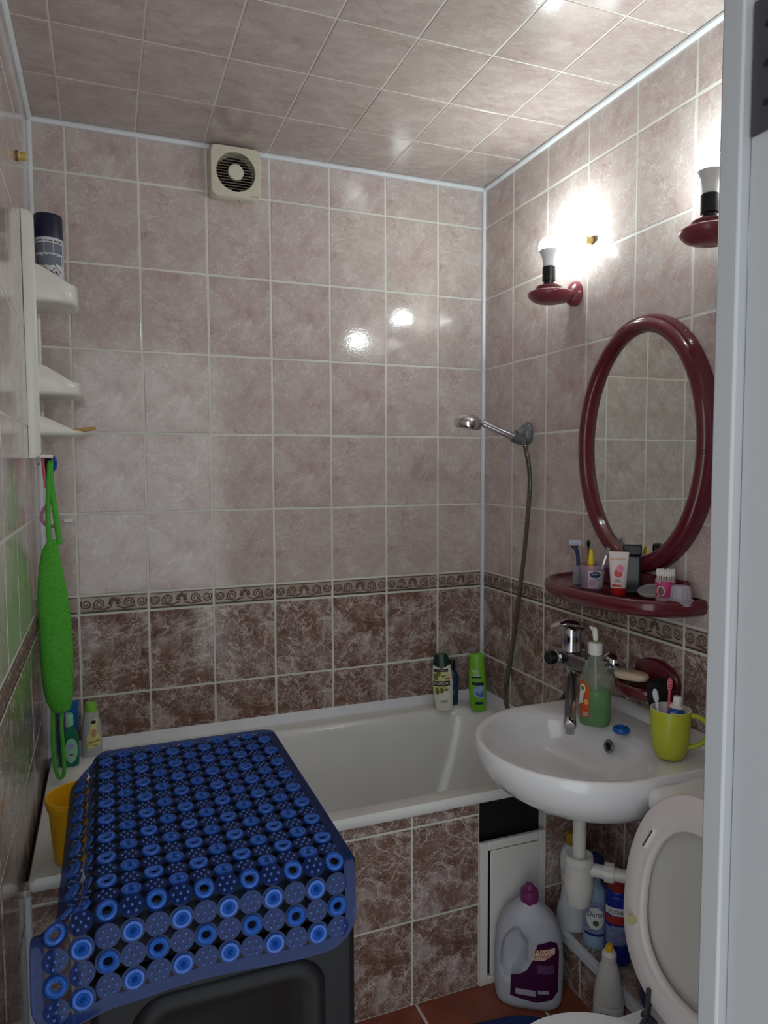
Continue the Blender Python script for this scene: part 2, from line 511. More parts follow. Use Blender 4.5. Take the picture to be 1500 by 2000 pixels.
# ---- floor
floor = MB().box((XL - 0.1, YF - 0.2, -0.06), (XR + 0.1, 0.1, -0.002)).build('floor', M_GROUT)
tag(floor, 'terracotta tiled floor', kind='structure')
lay_tiles(floor, (0, 0, 0), (1, 0, 0), (0, 1, 0), [XL, 0.402, 0.702, 1.002, 1.302, XR], [YF, -1.6, -1.3, -1.0, -0.69], lambda i, j, a, b: ('floor_tile', M_TERRA), 0.008)
# ---- front wall with the doorway, door frame and hinge
JX = 0.900
wf = MB().box((JX + 0.055, YF - 0.11, 0), (XR, YF, ZC)).box((XL, YF - 0.11, 2.08), (JX + 0.055, YF, ZC)).build('wall_front', mat('front_wall_plaster', S(205, 200, 196), 0.7, bump=0.1))
tag(wf, 'front wall beside the doorway', kind='structure')
door = MB().box((JX, YF - 0.016, 0), (JX + 0.055, YF + 0.012, 2.08)).build('door_1', M_DOORW, bevel=0.003)
tag(door, 'white painted door frame with a dark hinge at the right edge', kind='structure')
MB().box((JX + 0.013, YF - 0.13, 0), (JX + 0.055, YF - 0.0161, 2.08)).build('rebate', M_DOORW, door, bevel=0.002)
MB().box((XL + 0.0, YF - 0.13, 0), (XL + 0.03, YF + 0.012, 2.08)).build('frame_post', M_DOORW, door, bevel=0.002)
MB().box((XL, YF - 0.13, 2.04), (JX, YF + 0.012, 2.08)).build('frame_head', M_DOORW, door, bevel=0.002)
hinge = MB().box((JX + 0.0100, YF - 0.060, 1.735), (JX + 0.0132, YF - 0.0185, 1.868)).build('hinge', M_STEEL, door, bevel=0.001)
_hm = MB()
for z in (1.762, 1.800, 1.838):
    _hm.lathe([(0.0038, 0), (0.0036, 0.0012), (0.001, 0.0016)], (JX + 0.0096, YF - 0.036, z), 12, axis='X')
hs = _hm.build('hinge_screws', mat('screw_steel', S(60, 60, 66), 0.35, metal=0.9), hinge); 
MB().tube([(JX + 0.008, YF - 0.066, 1.735), (JX + 0.008, YF - 0.066, 1.868)], 0.006, 12).build('hinge_pin', M_STEEL, hinge)

# ---- white plastic trims in the corners
def trim(name, a, b, r, label):
    mb = MB().tube(lin([a, b], 10), r, 10)
    return tag(mb.build(name, M_PVC), label, kind='structure')
trim('trim_1', (XL, -0.004, ZC - 0.006), (XR, -0.004, ZC - 0.006), 0.0085, 'white strip between back wall and ceiling')
trim('trim_2', (XR - 0.004, 0, ZC - 0.006), (XR - 0.004, YF, ZC - 0.006), 0.0085, 'white strip between mirror wall and ceiling')
trim('trim_3', (XL + 0.004, 0, ZC - 0.006), (XL + 0.004, YF, ZC - 0.006), 0.0095, 'white strip between left wall and ceiling')
trim('trim_4', (XR - 0.004, -0.004, 0.56), (XR - 0.004, -0.004, ZC), 0.008, 'white strip in the corner behind the shower hose')
trim('trim_5', (XL + 0.003, -0.003, 0.50), (XL + 0.003, -0.003, ZC), 0.0085, 'white strip in the corner behind the white shelf unit')
def bath_strip(name, pts, label):
    mb = MB().loft(pts, True, True)
    return tag(mb.build(name, M_PVC, smooth=30), label, kind='structure')
bath_strip('trim_6', [[(x, -0.0005, 0.568), (x, -0.006, 0.570), (x, -0.026, 0.538), (x, -0.026, 0.532), (x, -0.0005, 0.532)] for x in (XL, XR)], 'white strip sealing the bathtub to the back wall')
bath_strip('trim_7', [[(XR - 0.0005, y, 0.568), (XR - 0.006, y, 0.570), (XR - 0.026, y, 0.538), (XR - 0.026, y, 0.532), (XR - 0.0005, y, 0.532)] for y in (-0.004, -0.69)], 'white strip sealing the bathtub to the mirror wall')
trim('trim_8', (XL + 0.006, -0.697, 0.0), (XL + 0.006, -0.697, 0.50), 0.008, 'white strip in the corner below the left end of the bathtub')

# ---- apron under the bath, with the dark opening and the white hatch
YA = -0.700
apron = MB()
apron.box((XL, YA + 0.0022, 0), (1.186, -0.66, 0.512))
apron.box((1.392, YA + 0.0022, 0), (XR, -0.66, 0.512))
wall_apron = tag(apron.build('wall_apron', M_GROUT), 'dark marbled tiled panel under the bathtub rim', kind='structure')
lay_tiles(wall_apron, (0, YA, 0), (1, 0, 0), (0, 0, 1), [XL, 0.19, 0.39, 0.59, 0.79, 0.99, 1.186], [0.0, 0.228, 0.476, 0.512], lambda i, j, a, b: ('tile', M_DARK))
lay_tiles(wall_apron, (0, YA, 0), (1, 0, 0), (0, 0, 1), [1.392, XR], [0.0, 0.228, 0.476, 0.512], lambda i, j, a, b: ('tile', M_DARK))
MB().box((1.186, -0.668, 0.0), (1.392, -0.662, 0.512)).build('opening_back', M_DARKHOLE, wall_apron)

hatch = thing('access_hatch', 'white plastic inspection hatch in the tiled panel under the bathtub', 'hatch', (1.289, YA, 0))
mb = MB()
for a, b in (((-0.103, -0.006, 0.0), (-0.079, 0.006, 0.397)), ((0.079, -0.006, 0.0), (0.103, 0.006, 0.397)), ((-0.079, -0.006, 0.373), (0.079, 0.006, 0.397)), ((-0.079, -0.006, 0.0), (0.079, 0.006, 0.022))):
    mb.box(a, b)
mb.build('frame', M_WPLAST, hatch, bevel=0.002)
hd = MB().box((-0.0725, -0.004, 0.025), (0.078, 0.002, 0.3715)).build('door', M_WPLAST, hatch, bevel=0.002)
hd.location = (0, -0.004, 0)
MB().box((-0.079, 0.004, 0.02), (0.079, 0.006, 0.375)).build('shadow_gap', M_DARKHOLE, hatch)

# ---- low tiled ledge along the mirror wall
ledge = MB().box((1.412, -1.56, 0), (XR, YA, 0.128)).build('wall_ledge', M_GROUT)
tag(ledge, 'low tiled ledge under the sink with bottles on it', kind='structure')
lay_tiles(ledge, (1.410, 0, 0), (0, -1, 0), (0, 0, 1), [0.70, 0.836, 1.034, 1.232, 1.43, 1.56], [0.0, 0.118], lambda i, j, a, b: ('tile', M_DARK))
lay_tiles(ledge, (0, 0, 0.131), (1, 0, 0), (0, 1, 0), [1.418, XR], [-1.56, -1.43, -1.232, -1.034, -0.836, -0.70], lambda i, j, a, b: ('tile', M_DARK))
MB().box((1.404, -1.56, 0.112), (1.424, YA, 0.137)).build('edge_strip', M_PVC, ledge, bevel=0.003)

# ================================================================ BATHTUB
def rrect(x0, x1, y0, y1, r, z, N=15):
    out = []
    for cx, cy, a0 in ((x1 - r, y1 - r, 0), (x0 + r, y1 - r, 90), (x0 + r, y0 + r, 180), (x1 - r, y0 + r, 270)):
        for i in range(N):
            a = math.radians(a0 + 90 * i / (N - 1))
            out.append((cx + r * math.cos(a), cy + r * math.sin(a), z))
    return out
tub = thing('bathtub', 'white enamelled bathtub along the back wall', 'bathtub', (0, 0, 0))
mb = MB()
rings = [rrect(XL + 0.012, XR - 0.012, -0.712, -0.012, 0.010, 0.513),
         rrect(XL + 0.008, XR - 0.008, -0.716, -0.008, 0.012, 0.520),
         rrect(XL + 0.008, XR - 0.008, -0.716, -0.008, 0.012, 0.534),
         rrect(XL + 0.012, XR - 0.012, -0.711, -0.012, 0.014, 0.541),
         rrect(XL + 0.060, XR - 0.062, -0.668, -0.074, 0.10, 0.541),
         rrect(XL + 0.074, XR - 0.076, -0.655, -0.088, 0.12, 0.535),
         rrect(XL + 0.084, XR - 0.086, -0.645, -0.098, 0.13, 0.515),
         rrect(XL + 0.110, XR - 0.110, -0.628, -0.115, 0.15, 0.40),
         rrect(XL + 0.150, XR - 0.150, -0.600, -0.140, 0.17, 0.28),
         rrect(XL + 0.200, XR - 0.210, -0.570, -0.170, 0.17, 0.20),
         rrect(XL + 0.270, XR - 0.300, -0.520, -0.220, 0.14, 0.172)]
mb.loft(rings, False, True)
mb.build('basin', M_ENAMEL, tub, smooth=50)
mb = MB().loft([rrect(XL + 0.02, XR - 0.02, -0.655, -0.03, 0.02, 0.50), rrect(XL + 0.13, XR - 0.13, -0.61, -0.11, 0.16, 0.22), rrect(XL + 0.25, XR - 0.28, -0.54, -0.20, 0.15, 0.155)], False, True)
mb.build('underside', mat('raw_steel_grey', S(90, 92, 95), 0.6), tub)
MB().lathe([(0.026, 0.0), (0.026, 0.004), (0.018, 0.005)], (1.22, -0.37, 0.1715), 24).build('drain', M_CHROME, tub)
for x in (0.42, 1.24):
    MB().tube([(x, -0.45, 0.0), (x, -0.45, 0.20)], 0.012, 10).tube([(x, -0.25, 0.0), (x, -0.25, 0.20)], 0.012, 10).build('foot', M_STEEL, tub)

# ================================================================ WASHING MACHINE
wm = thing('washing_machine', 'black narrow washing machine under the blue rubber mat', 'washing machine', (0.4385, -1.02, 0))
X0, X1, Y0, Y1, ZT = -0.1935, 0.1915, -0.282, 0.285, 0.797
MB().box((X0, Y0, 0.03), (X1, Y1, 0.700)).build('body', M_MACHINE, wm, bevel=0.012, seg=3)
MB().box((X0 - 0.002, Y0 - 0.002, 0.703), (X1 + 0.003, Y1, ZT)).build('top_cover', M_MACHINE, wm, bevel=0.014, seg=4)
# stamped side panel facing the doorway
def rr2(x0, x1, z0, z1, r, y, N=8): return [(p[0], y, p[1]) for p in rrect(x0, x1, z0, z1, r, 0, N)]
mb = MB()
mb.loft([rr2(X0 + 0.050, X1 - 0.050, 0.10, 0.655, 0.05, Y0 + 0.001), rr2(X0 + 0.056, X1 - 0.056, 0.106, 0.649, 0.046, Y0 - 0.008),
         rr2(X0 + 0.075, X1 - 0.075, 0.125, 0.630, 0.035, Y0 - 0.008), rr2(X0 + 0.083, X1 - 0.083, 0.133, 0.622, 0.03, Y0 - 0.001)], False, True)
mb.loft([rr2(X0 + 0.110, X1 - 0.110, 0.19, 0.560, 0.03, Y0 - 0.001), rr2(X0 + 0.116, X1 - 0.116, 0.196, 0.554, 0.026, Y0 - 0.007), rr2(X0 + 0.14, X1 - 0.14, 0.22, 0.53, 0.02, Y0 - 0.007)], False, True)
mb.build('stamped_panel', M_MACHINE, wm, smooth=60)
# the loading side towards the sink
ring = [(X1 + 0.004, 0.165 * math.cos(a), 0.36 + 0.165 * math.sin(a)) for a in np.linspace(0, 2 * math.pi, 48, endpoint=False)]
MB().tube(ring, 0.016, 10, closed=True).build('door_ring', M_CHROMED, wm)
MB().sphere((X1 - 0.005, 0, 0.36), (0.03, 0.15, 0.15), 32, 12).build('door_glass', mat('door_glass_dark', S(14, 14, 16), 0.05), wm)
MB().box((X1 - 0.004, -0.25, 0.60), (X1 + 0.006, 0.25, 0.69)).build('control_strip', M_BLACKP, wm, bevel=0.003)
MB().lathe([(0.026, 0), (0.024, 0.018), (0.02, 0.02)], (X1 + 0.006, 0.03, 0.645), 28, axis='X').build('knob', M_CHROMED, wm)
for sx in (-1, 1):
    for sy in (-1, 1):
        MB().lathe([(0.02, 0), (0.02, 0.012), (0.01, 0.014), (0.01, 0.032)], (sx * 0.15, sy * 0.23, 0), 14).build('foot', M_BLACKP, wm)

# ================================================================ BLUE MAT
bmat = thing('bath_mat', 'blue translucent rubber bath mat draped over the washing machine', 'bath mat', (0.42, -1.02, 0.80))
SP = 0.0322; TP = 0.0317; NC, NR = 13, 21
MX0 = 0.1755; BW = 0.0145
MW = NC * SP + 2 * BW; ML = NR * TP + 2 * BW
YB = -0.742; LT = 0.558; ZM = 0.8035; XM = 0.268
def mat_pt(s, t, off=0.0):
    def base(s, t):
        x = MX0 + s
        wav = 0.0015 * math.sin(9 * s / MW + 3) * math.sin(12 * t)
        R = 0.020
        if t < LT:
            y = YB - t; z = ZM; dr = 0.0
        elif t < LT + R * math.pi / 2:
            a = (t - LT) / R
            y = YB - LT - R * math.sin(a); z = ZM - R * (1 - math.cos(a)); dr = 1.0
        else:
            d = t - LT - R * math.pi / 2
            y = YB - LT - R - 0.10 * d - 0.004 * math.sin(s * 22) * d / 0.1; z = ZM - R - d; dr = 1.0
        b = 1.0 if t < LT - 0.085 else max(0.0, 1 - (t - (LT - 0.085)) / 0.10)
        b = b * b * (3 - 2 * b)
        if x < XM:
            l = XM - x
            ang = math.radians(44) * b * min(1.0, 0.35 + l / 0.05)
            x = XM - l * math.cos(ang); z -= l * math.sin(ang)
            if b < 1:
                z -= (1 - b) * l * 0.30
        return Vector((x, y, z + wav))
    p = base(s, t)
    if off:
        e = 0.002
        n = (base(s + e, t) - base(s - e, t)).cross(base(s, t + e) - base(s, t - e))
        n = -n.normalized()
        if n.z < 0 and abs(n.z) > 0.5: n = -n
        p = p + n * off
    return p
def mat_frame(s, t):
    e = 0.004
    p = mat_pt(s, t)
    du = (mat_pt(s + e, t) - mat_pt(s - e, t)).normalized()
    dt = (mat_pt(s, t - e) - mat_pt(s, t + e))
    dt = (dt - du * dt.dot(du)).normalized()
    n = du.cross(dt)
    return Matrix(((du.x, dt.x, n.x, p.x), (du.y, dt.y, n.y, p.y), (du.z, dt.z, n.z, p.z), (0, 0, 0, 1)))
R0 = SP / 2 + 0.0006
def disc_mesh(kind):
    mb = MB()
    c16 = lambda r, z, n=20: [(r * math.cos(2 * math.pi * j / n), r * math.sin(2 * math.pi * j / n), z) for j in range(n)]
    if kind == 'ring':
        mb.loft([c16(0.0125, -0.0006), c16(R0, -0.0006), c16(R0, 0.0008), c16(0.0125, 0.0010)], False, False, 0)
        n = 48
        def ridged(r, z, d): return [((r + (d if j % 2 else -d)) * math.cos(2 * math.pi * j / n), (r + (d if j % 2 else -d)) * math.sin(2 * math.pi * j / n), z + (0.0009 if j % 2 else -0.0006)) for j in range(n)]
        mb.loft([ridged(0.0138, 0.0, 0.0), ridged(0.0137, 0.0040, 0.0003), ridged(0.0108, 0.0058, 0), ridged(0.0074, 0.0048, 0.0), ridged(0.0058, 0.0, 0)], False, False, 1)
    elif kind == 'bristle':
        mb.loft([c16(0.0001, 0.0006), c16(R0, -0.0006), c16(R0, 0.0008), c16(0.0125, 0.0010)], False, False, 0)
        n = 40
        def ridged(r, z): return [(r * math.cos(2 * math.pi * j / n), r * math.sin(2 * math.pi * j / n), z + (0.0007 if j % 2 else -0.0005)) for j in range(n)]
        mb.loft([ridged(0.0134, 0.0006), ridged(0.0130, 0.0036), ridged(0.0102, 0.0048), ridged(0.0084, 0.0030)], False, False, 1)
        mb.loft([ridged(0.0084, 0.0026), ridged(0.0070, 0.0038), ridged(0.0052, 0.0038), ridged(0.0042, 0.0026), ridged(0.0026, 0.0036), ridged(0.0004, 0.0036)], False, True, 1)
    else:
        mb.loft([c16(0.0001, 0.0004), c16(R0, -0.0006), c16(R0, 0.0008), c16(0.0145, 0.0012), c16(0.0001, 0.0016)], False, False, 0)
        for k in range(7):
            a = 2 * math.pi * k / 6; r = 0.0 if k == 6 else 0.0100
            mb.sphere((r * math.cos(a), r * math.sin(a), 0.0012), (0.0024, 0.0024, 0.0030), 8, 4, 2, z0=0.0)
    return mb.mesh({'ring': 'suction_ring', 'bristle': 'bristle_disc', 'clear': 'clear_disc'}[kind], [M_BLUECLEAR, M_BLUEV, M_BLUEBUMP], 60)
DM = {k: disc_mesh(k) for k in ('ring', 'bristle', 'clear')}
inv = Matrix.Translation((-0.42, 1.02, -0.80))
for i in range(NC):
    for j in range(NR):
        k = NR - 1 - j   # row counted from the front hem
        kind = 'clear' if (i + k) % 2 == 0 else ('bristle' if k % 2 == 0 else 'ring')
        s = BW + (i + 0.5) * SP; t = BW + (j + 0.5) * TP
        link({'ring': 'suction_ring', 'bristle': 'bristle_disc', 'clear': 'clear_disc'}[kind], DM[kind], bmat, inv @ mat_frame(s, t))
# hem band all round
def hem():
    mb = MB(); r = 0.055
    def loop(inset, rad):
        x0, x1, y0, y1 = inset, MW - inset, inset, ML - inset
        pts = []
        for cx, cy, a0 in ((x1 - rad, y1 - rad, 0), (x0 + rad, y1 - rad, 90), (x0 + rad, y0 + rad * 0.5, 180), (x1 - rad, y0 + rad * 0.5, 270)):
            for q in range(9):
                a = math.radians(a0 + 90 * q / 8)
                pts.append((cx + rad * math.cos(a), cy + rad * math.sin(a) * (0.5 if a0 >= 180 else 1)))
        out = []
        for a, b in zip(pts, pts[1:] + pts[:1]):
            n = max(1, int(math.dist(a, b) / 0.008))
            for q in range(n): out.append((a[0] + (b[0] - a[0]) * q / n, a[1] + (b[1] - a[1]) * q / n))
        return out
    outer = loop(0.0, 0.05)
    cx, cy = MW / 2, ML / 2
    def inset(p, d):
        # move towards the inside by d along the rectangle normal
        x = min(max(p[0], 0.05), MW - 0.05); y = min(max(p[1], 0.03), ML - 0.05)
        v = Vector((x - p[0], y - p[1]))
        return (p[0] + v.normalized().x * d, p[1] + v.normalized().y * d) if v.length > 1e-6 else p
    rings = []
    for d, o in ((0.0, 0.0), (0.0008, 0.0022), (0.004, 0.0024), (0.006, 0.0008), (0.0175, 0.0008), (0.0175, -0.0004), (0.0, -0.0004)):
        rings.append([Vector(mat_pt(*inset(p, d), off=o)) - Vector((0.42, -1.02, 0.80)) for p in outer])
    mb.loft(rings, False, False)
    return mb
hem().build('hem', M_BLUECLEAR, bmat, smooth=50)

# ================================================================ SINK
SX, SY, SZ = 1.33, -0.925, 0.745
def dshape(s, z, cx=SX, cy=SY, N=96, rr=0.25):
    out = []
    for j in range(N):
        a = 2 * math.pi * j / N
        c, sn = math.cos(a), math.sin(a)
        if c <= 0: r = rr
        else:
            hx, hy, n = (XR - 0.001 - SX), rr, 9.0
            r = 1.0 / ((abs(c) / hx) ** n + (abs(sn) / hy) ** n) ** (1 / n)
        out.append((cx + r * c * s, cy + r * sn * s, z))
    return out
def blend(A, B, t, z): return [(a[0] + (b[0] - a[0]) * t, a[1] + (b[1] - a[1]) * t, z) for a, b in zip(A, B)]
def ell(cx, cy, rx, ry, z, N=96): return [(cx + rx * math.cos(2 * math.pi * j / N), cy + ry * math.sin(2 * math.pi * j / N), z) for j in range(N)]
sink = thing('sink', 'white ceramic wall-hung washbasin under the oval mirror', 'sink', (0, 0, 0))
mb = MB()
full = dshape(1.0, 0)
under = lambda t, z: blend(ell(1.39, SY, 0.05, 0.06, 0), full, t, z)
rings = [under(0.0, 0.602), under(0.30, 0.602), under(0.52, 0.610), under(0.70, 0.627), under(0.84, 0.652), under(0.93, 0.679), under(0.98, 0.705),
         under(1.0, 0.722), under(1.0, 0.736), under(0.992, 0.743), under(0.978, 0.7455), under(0.955, 0.745)]
bas = lambda k, z: ell(1.29 + 0.03 * (1 - k), SY, 0.178 * k, 0.212 * k, z)
inn = dshape(0.945, 0)
for t, z in ((0.0, 0.7445), (0.55, 0.742), (0.85, 0.738)):
    rings.append(blend(inn, bas(1.0, 0), t, z))
for k, z in ((0.99, 0.732), (0.955, 0.716), (0.90, 0.690), (0.80, 0.664), (0.66, 0.644), (0.45, 0.632), (0.25, 0.627), (0.10, 0.624)):
    rings.append(bas(k, z))
mb.loft(rings, True, True)
mb.build('basin', M_WHITE, sink, smooth=60)
# raised back lip against the wall
mb = MB()
prof = lambda y, h: [(XR - 0.001, y, 0.742), (XR - 0.001, y, 0.748 + h), (XR - 0.012, y, 0.750 + h), (XR - 0.024, y, 0.746 + 0.4 * h), (XR - 0.034, y, 0.742)]
mb.loft([prof(y, h) for y, h in ((-0.68, 0.004), (-0.72, 0.012), (-0.80, 0.020), (-1.05, 0.020), (-1.13, 0.012), (-1.17, 0.004))], True, True)
mb.build('back_lip', M_WHITE, sink, smooth=60)
MB().tube([(1.4355 + 0.002 * math.sin(a), -0.905 + 0.0135 * math.cos(a), 0.700 + 0.0135 * math.sin(a)) for a in np.linspace(0, 2 * math.pi, 24, endpoint=False)], 0.0035, 8, closed=True).build('overflow_ring', M_CHROMED, sink)
MB().lathe([(0.011, -0.001), (0.011, 0.001)], (1.4375, -0.905, 0.700), 20, axis='X').build('overflow_hole', M_DARKHOLE, sink)
MB().lathe([(0.024, 0), (0.022, 0.003), (0.012, 0.002)], (1.318, SY, 0.6245), 24).build('drain_ring', M_CHROME, sink)

# ---- bottle trap under the sink
trap = thing('drain_trap', 'white plastic bottle trap and waste pipe under the washbasin', 'drain trap', (1.372, -0.878, 0.292))
mb = MB().lathe([(0.032, 0.290), (0.032, 0.304), (0.020, 0.309)], (0, 0, 0), 28, cap1=True)
mb.lathe([(0.0165, 0.10), (0.0165, 0.30)], (0, 0, 0), 24)
mb.build('tailpipe', M_WPLAST, trap)
MB().lathe([(0.024, 0.0), (0.029, 0.003), (0.036, 0.040), (0.0375, 0.060), (0.0365, 0.063), (0.037, 0.066), (0.0345, 0.100), (0.034, 0.112)], (0, 0, 0), 32).build('bottle', M_WPLAST, trap)
MB().lathe([(0.0355, 0.104), (0.0365, 0.108), (0.0365, 0.119), (0.034, 0.122), (0.034, 0.129), (0.030, 0.130), (0.026, 0.122)], (0, 0, 0), 24).build('collar_nut', M_WPLAST, trap, smooth=25)
MB().tube([(0.02, -0.02, 0.096), (0.06, -0.06, 0.097), (0.15, -0.14, 0.095)], 0.0165, 20).tube([(0.15, -0.14, 0.095), (0.175, -0.162, 0.095), (0.208, -0.17, 0.088)], 0.0150, 18).build('waste_pipe', M_WPLAST, trap)
MB().tube([(0.045, -0.042, 0.097), (0.062, -0.058, 0.097)], 0.024, 12).build('pipe_nut', M_WPLAST, trap, smooth=20)

# ================================================================ TOILET
TY = -1.372
toilet = thing('toilet', 'white toilet with raised lid in front of its cistern', 'toilet', (1.2, TY, 0))
def egg(k, z, x0=-0.20, x1=0.24, w=0.178, N=64, cx=0.0):
    out = []
    for j in range(N):
        a = 2 * math.pi * j / N
        c, s = math.cos(a), math.sin(a)
        ax = -x0 if c < 0 else x1
        out.append((cx + ax * c * k, w * s * k, z))
    return out
# the bowl lies in front (towards -X) of the hinge at local x = 0.02
bx = -0.150
mb = MB()
sh = lambda k, z, dx=0: [(p[0] + bx + dx, p[1], p[2]) for p in egg(k, z - 0.026, -0.165, 0.180, 0.172)]
mb.loft([sh(0.55, 0.026, 0.08), sh(0.56, 0.046, 0.08), sh(0.50, 0.10, 0.09), sh(0.60, 0.18, 0.06), sh(0.85, 0.27, 0.02), sh(0.97, 0.33), sh(1.0, 0.350), sh(0.985, 0.358), sh(0.80, 0.357), sh(0.76, 0.34), sh(0.60, 0.24), sh(0.3, 0.17), sh(0.05, 0.16)], True, True)
mb.box((-0.03, -0.12, 0.17), (0.30, 0.12, 0.327))
mb.build('bowl', M_WHITE, toilet, smooth=50)
# cistern
mb = MB().loft([[(p[0], p[1], z) for p in rrect(x0, 0.380, -w, w, 0.04, 0)] for x0, w, z in ((0.16, 0.175, 0.36), (0.13, 0.19, 0.48), (0.12, 0.195, 0.69))], True, True)
mb.build('cistern', M_WHITE, toilet, smooth=40)
mb = MB().loft([[(p[0], p[1], z) for p in rrect(x0, 0.383, -w, w, 0.045, 0)] for x0, w, z in ((0.112, 0.203, 0.690), (0.105, 0.21, 0.697), (0.105, 0.21, 0.718), (0.112, 0.203, 0.729), (0.15, 0.17, 0.733))], True, True)
mb.build('cistern_lid', M_WHITE, toilet, smooth=50)
MB().lathe([(0.022, 0), (0.022, 0.006), (0.017, 0.009)], (0.25, 0, 0.732), 24).build('flush_button', M_CHROME, toilet)
# raised lid: an egg-shaped tray leaning on the cistern, its hollow towards the room
def lid_pt(v, w, d):
    """v along the lid from the hinge, w across, d out of the hollow side"""
    th = math.radians(84)
    ux, uz = math.cos(th), math.sin(th)
    return (0.028 + v * ux - d * uz, w, 0.352 + v * uz + d * ux)
LL = 0.425
def lid_ring(k, d, N=64):
    out = []
    for j in range(N):
        a = 2 * math.pi * j / N
        c, s = math.cos(a), math.sin(a)
        v = 0.215 + (0.232 if c > 0 else 0.207) * math.copysign(abs(c) ** (1.0 if c > 0 else 0.72), c) * k
        w = 0.180 * math.copysign(abs(s) ** 0.92, s) * k
        out.append(lid_pt(v, w, d))
    return out
MB().loft([lid_ring(0.5, -0.040), lid_ring(0.88, -0.037), lid_ring(0.96, -0.029), lid_ring(0.985, -0.016), lid_ring(0.95, -0.015), lid_ring(0.90, -0.024), lid_ring(0.4, -0.027)], True, True).build('lid', mat('lid_plastic_grey', S(188, 185, 180), 0.35), toilet, smooth=60)
M_SEAT = mat('seat_plastic', S(216, 208, 208), 0.3)
lid = MB().loft([lid_ring(0.985, -0.012), lid_ring(1.0, -0.004), lid_ring(0.995, 0.003), lid_ring(0.975, 0.006), lid_ring(0.80, 0.006), lid_ring(0.765, 0.004), lid_ring(0.74, 0.006), lid_ring(0.715, 0.003), lid_ring(0.705, -0.006), lid_ring(0.72, -0.012), lid_ring(0.985, -0.012)], False, False).build('seat', M_SEAT, toilet, smooth=60)
for w in (0.130, -0.130):
    MB().tube([lid_pt(0.150, w + 0.012, 0.005), lid_pt(0.148, w + 0.011, 0.020)], 0.0085, 14).build('bumper', mat('yellowed_rubber', S(190, 184, 140), 0.5), lid)
    MB().tube([lid_pt(0.300, w * 1.02, 0.006), lid_pt(0.345, w * 0.86, 0.006)], 0.006, 10).build('pad', M_WPLAST, lid)
    MB().tube([lid_pt(0.302, w * 1.02, 0.0105), lid_pt(0.342, w * 0.87, 0.0105)], 0.0022, 8).build('pad_slot', M_STEEL, lid)
for w in (0.078, -0.078):
    MB().tube([lid_pt(0.050, w + 0.004, 0.008), lid_pt(0.0, w, 0.010), (-0.005, w - 0.01, 0.345)], 0.0075, 10, flat=0.5).tube([(0.022, w - 0.014, 0.346), (0.022, w + 0.014, 0.346)], 0.008, 12).build('hinge', M_STEEL, toilet)

# ================================================================ EXHAUST FAN
fan = thing('exhaust_fan', 'cream square exhaust fan at the top of the back wall', 'fan', (0.686, 0, 2.312))
FW, FR, FD = 0.079, 0.060, 0.040
def sq(w, r, y, N=64):
    out = []
    for j in range(N):
        a = 2 * math.pi * j / N
        c, s = math.cos(a), math.sin(a)
        k = 1.0 / (abs(c) ** 9 + abs(s) ** 9) ** (1 / 9)
        out.append((w * c * k, y, w * s * k))
    return out
def circ(r, y, N=64): return [(r * math.cos(2 * math.pi * j / N), y, r * math.sin(2 * math.pi * j / N)) for j in range(N)]
mb = MB().loft([sq(FW, 0, 0.0), sq(FW, 0, -FD + 0.006), sq(FW - 0.004, 0, -FD), circ(FR, -FD), circ(FR, -FD + 0.02), circ(FR - 0.004, -0.004)], True, False)
body = mb.build('housing', M_IVORY, fan, smooth=40)
MB().add(circ(FR - 0.003, -0.005), [tuple(range(64))]).build('interior', M_DARKHOLE, fan, smooth=0)
mb = MB()
nz = 24
for i in range(nz):
    z = -FW + 0.008 + i * (2 * FW - 0.016) / (nz - 1)
    segs = [(-FW + 0.005, FW - 0.005)]
    if abs(z) < FR:
        c = math.sqrt(FR * FR - z * z) + 0.0015
        segs = [(-FW + 0.005, -c), (c, FW - 0.005)]
    for a, b in segs:
        if abs(z) > FW - 0.02: 
            a += 0.004; b -= 0.004
        mb.box((a, -FD - 0.0012, z - 0.0018), (b, -FD + 0.001, z + 0.0018))
mb.build('ridges', M_IVORY, fan, smooth=0)
M_DUSTY = mat('dusty_plastic', S(132, 122, 106), 0.8, bump=0.3, bscale=300)
for i in range(13):
    z = -FR + 0.009 + i * (2 * FR - 0.018) / 12
    c = math.sqrt(max(FR * FR - z * z, 0)) + 0.001
    MB().add([(-c, -FD + 0.002, z - 0.0012), (c, -FD + 0.002, z - 0.0012), (c, -FD + 0.010, z + 0.0038), (-c, -FD + 0.010, z + 0.0038),
              (-c, -FD + 0.002, z + 0.0004), (c, -FD + 0.002, z + 0.0004), (c, -FD + 0.010, z + 0.0054), (-c, -FD + 0.010, z + 0.0054)],
             [(0, 1, 2, 3), (7, 6, 5, 4), (0, 4, 5, 1), (3, 2, 6, 7), (0, 3, 7, 4), (1, 5, 6, 2)]).build('slat', M_DUSTY, fan, smooth=0)
MB().lathe([(0.024, -FD + 0.012), (0.024, -FD + 0.001), (0.0225, -FD - 0.001)], (0, 0, 0), 40, axis='Y').build('hub_disc', M_IVORY, fan)
mb = MB()
letters(mb, 'VENTS', 0.057, -0.0695, 0.020, 0.0045, lambda u, z: (u, -FD - 0.0016, z))
mb.build('lettering', mat('print_dark_green', S(40, 78, 74), 0.6), fan, smooth=0)
MB().lathe([(0.0022, 0), (0.0022, 0.0004)], (0.012, -0.024, -FW - 0.0006), 10).build('screw_hole', M_DARKHOLE, fan)

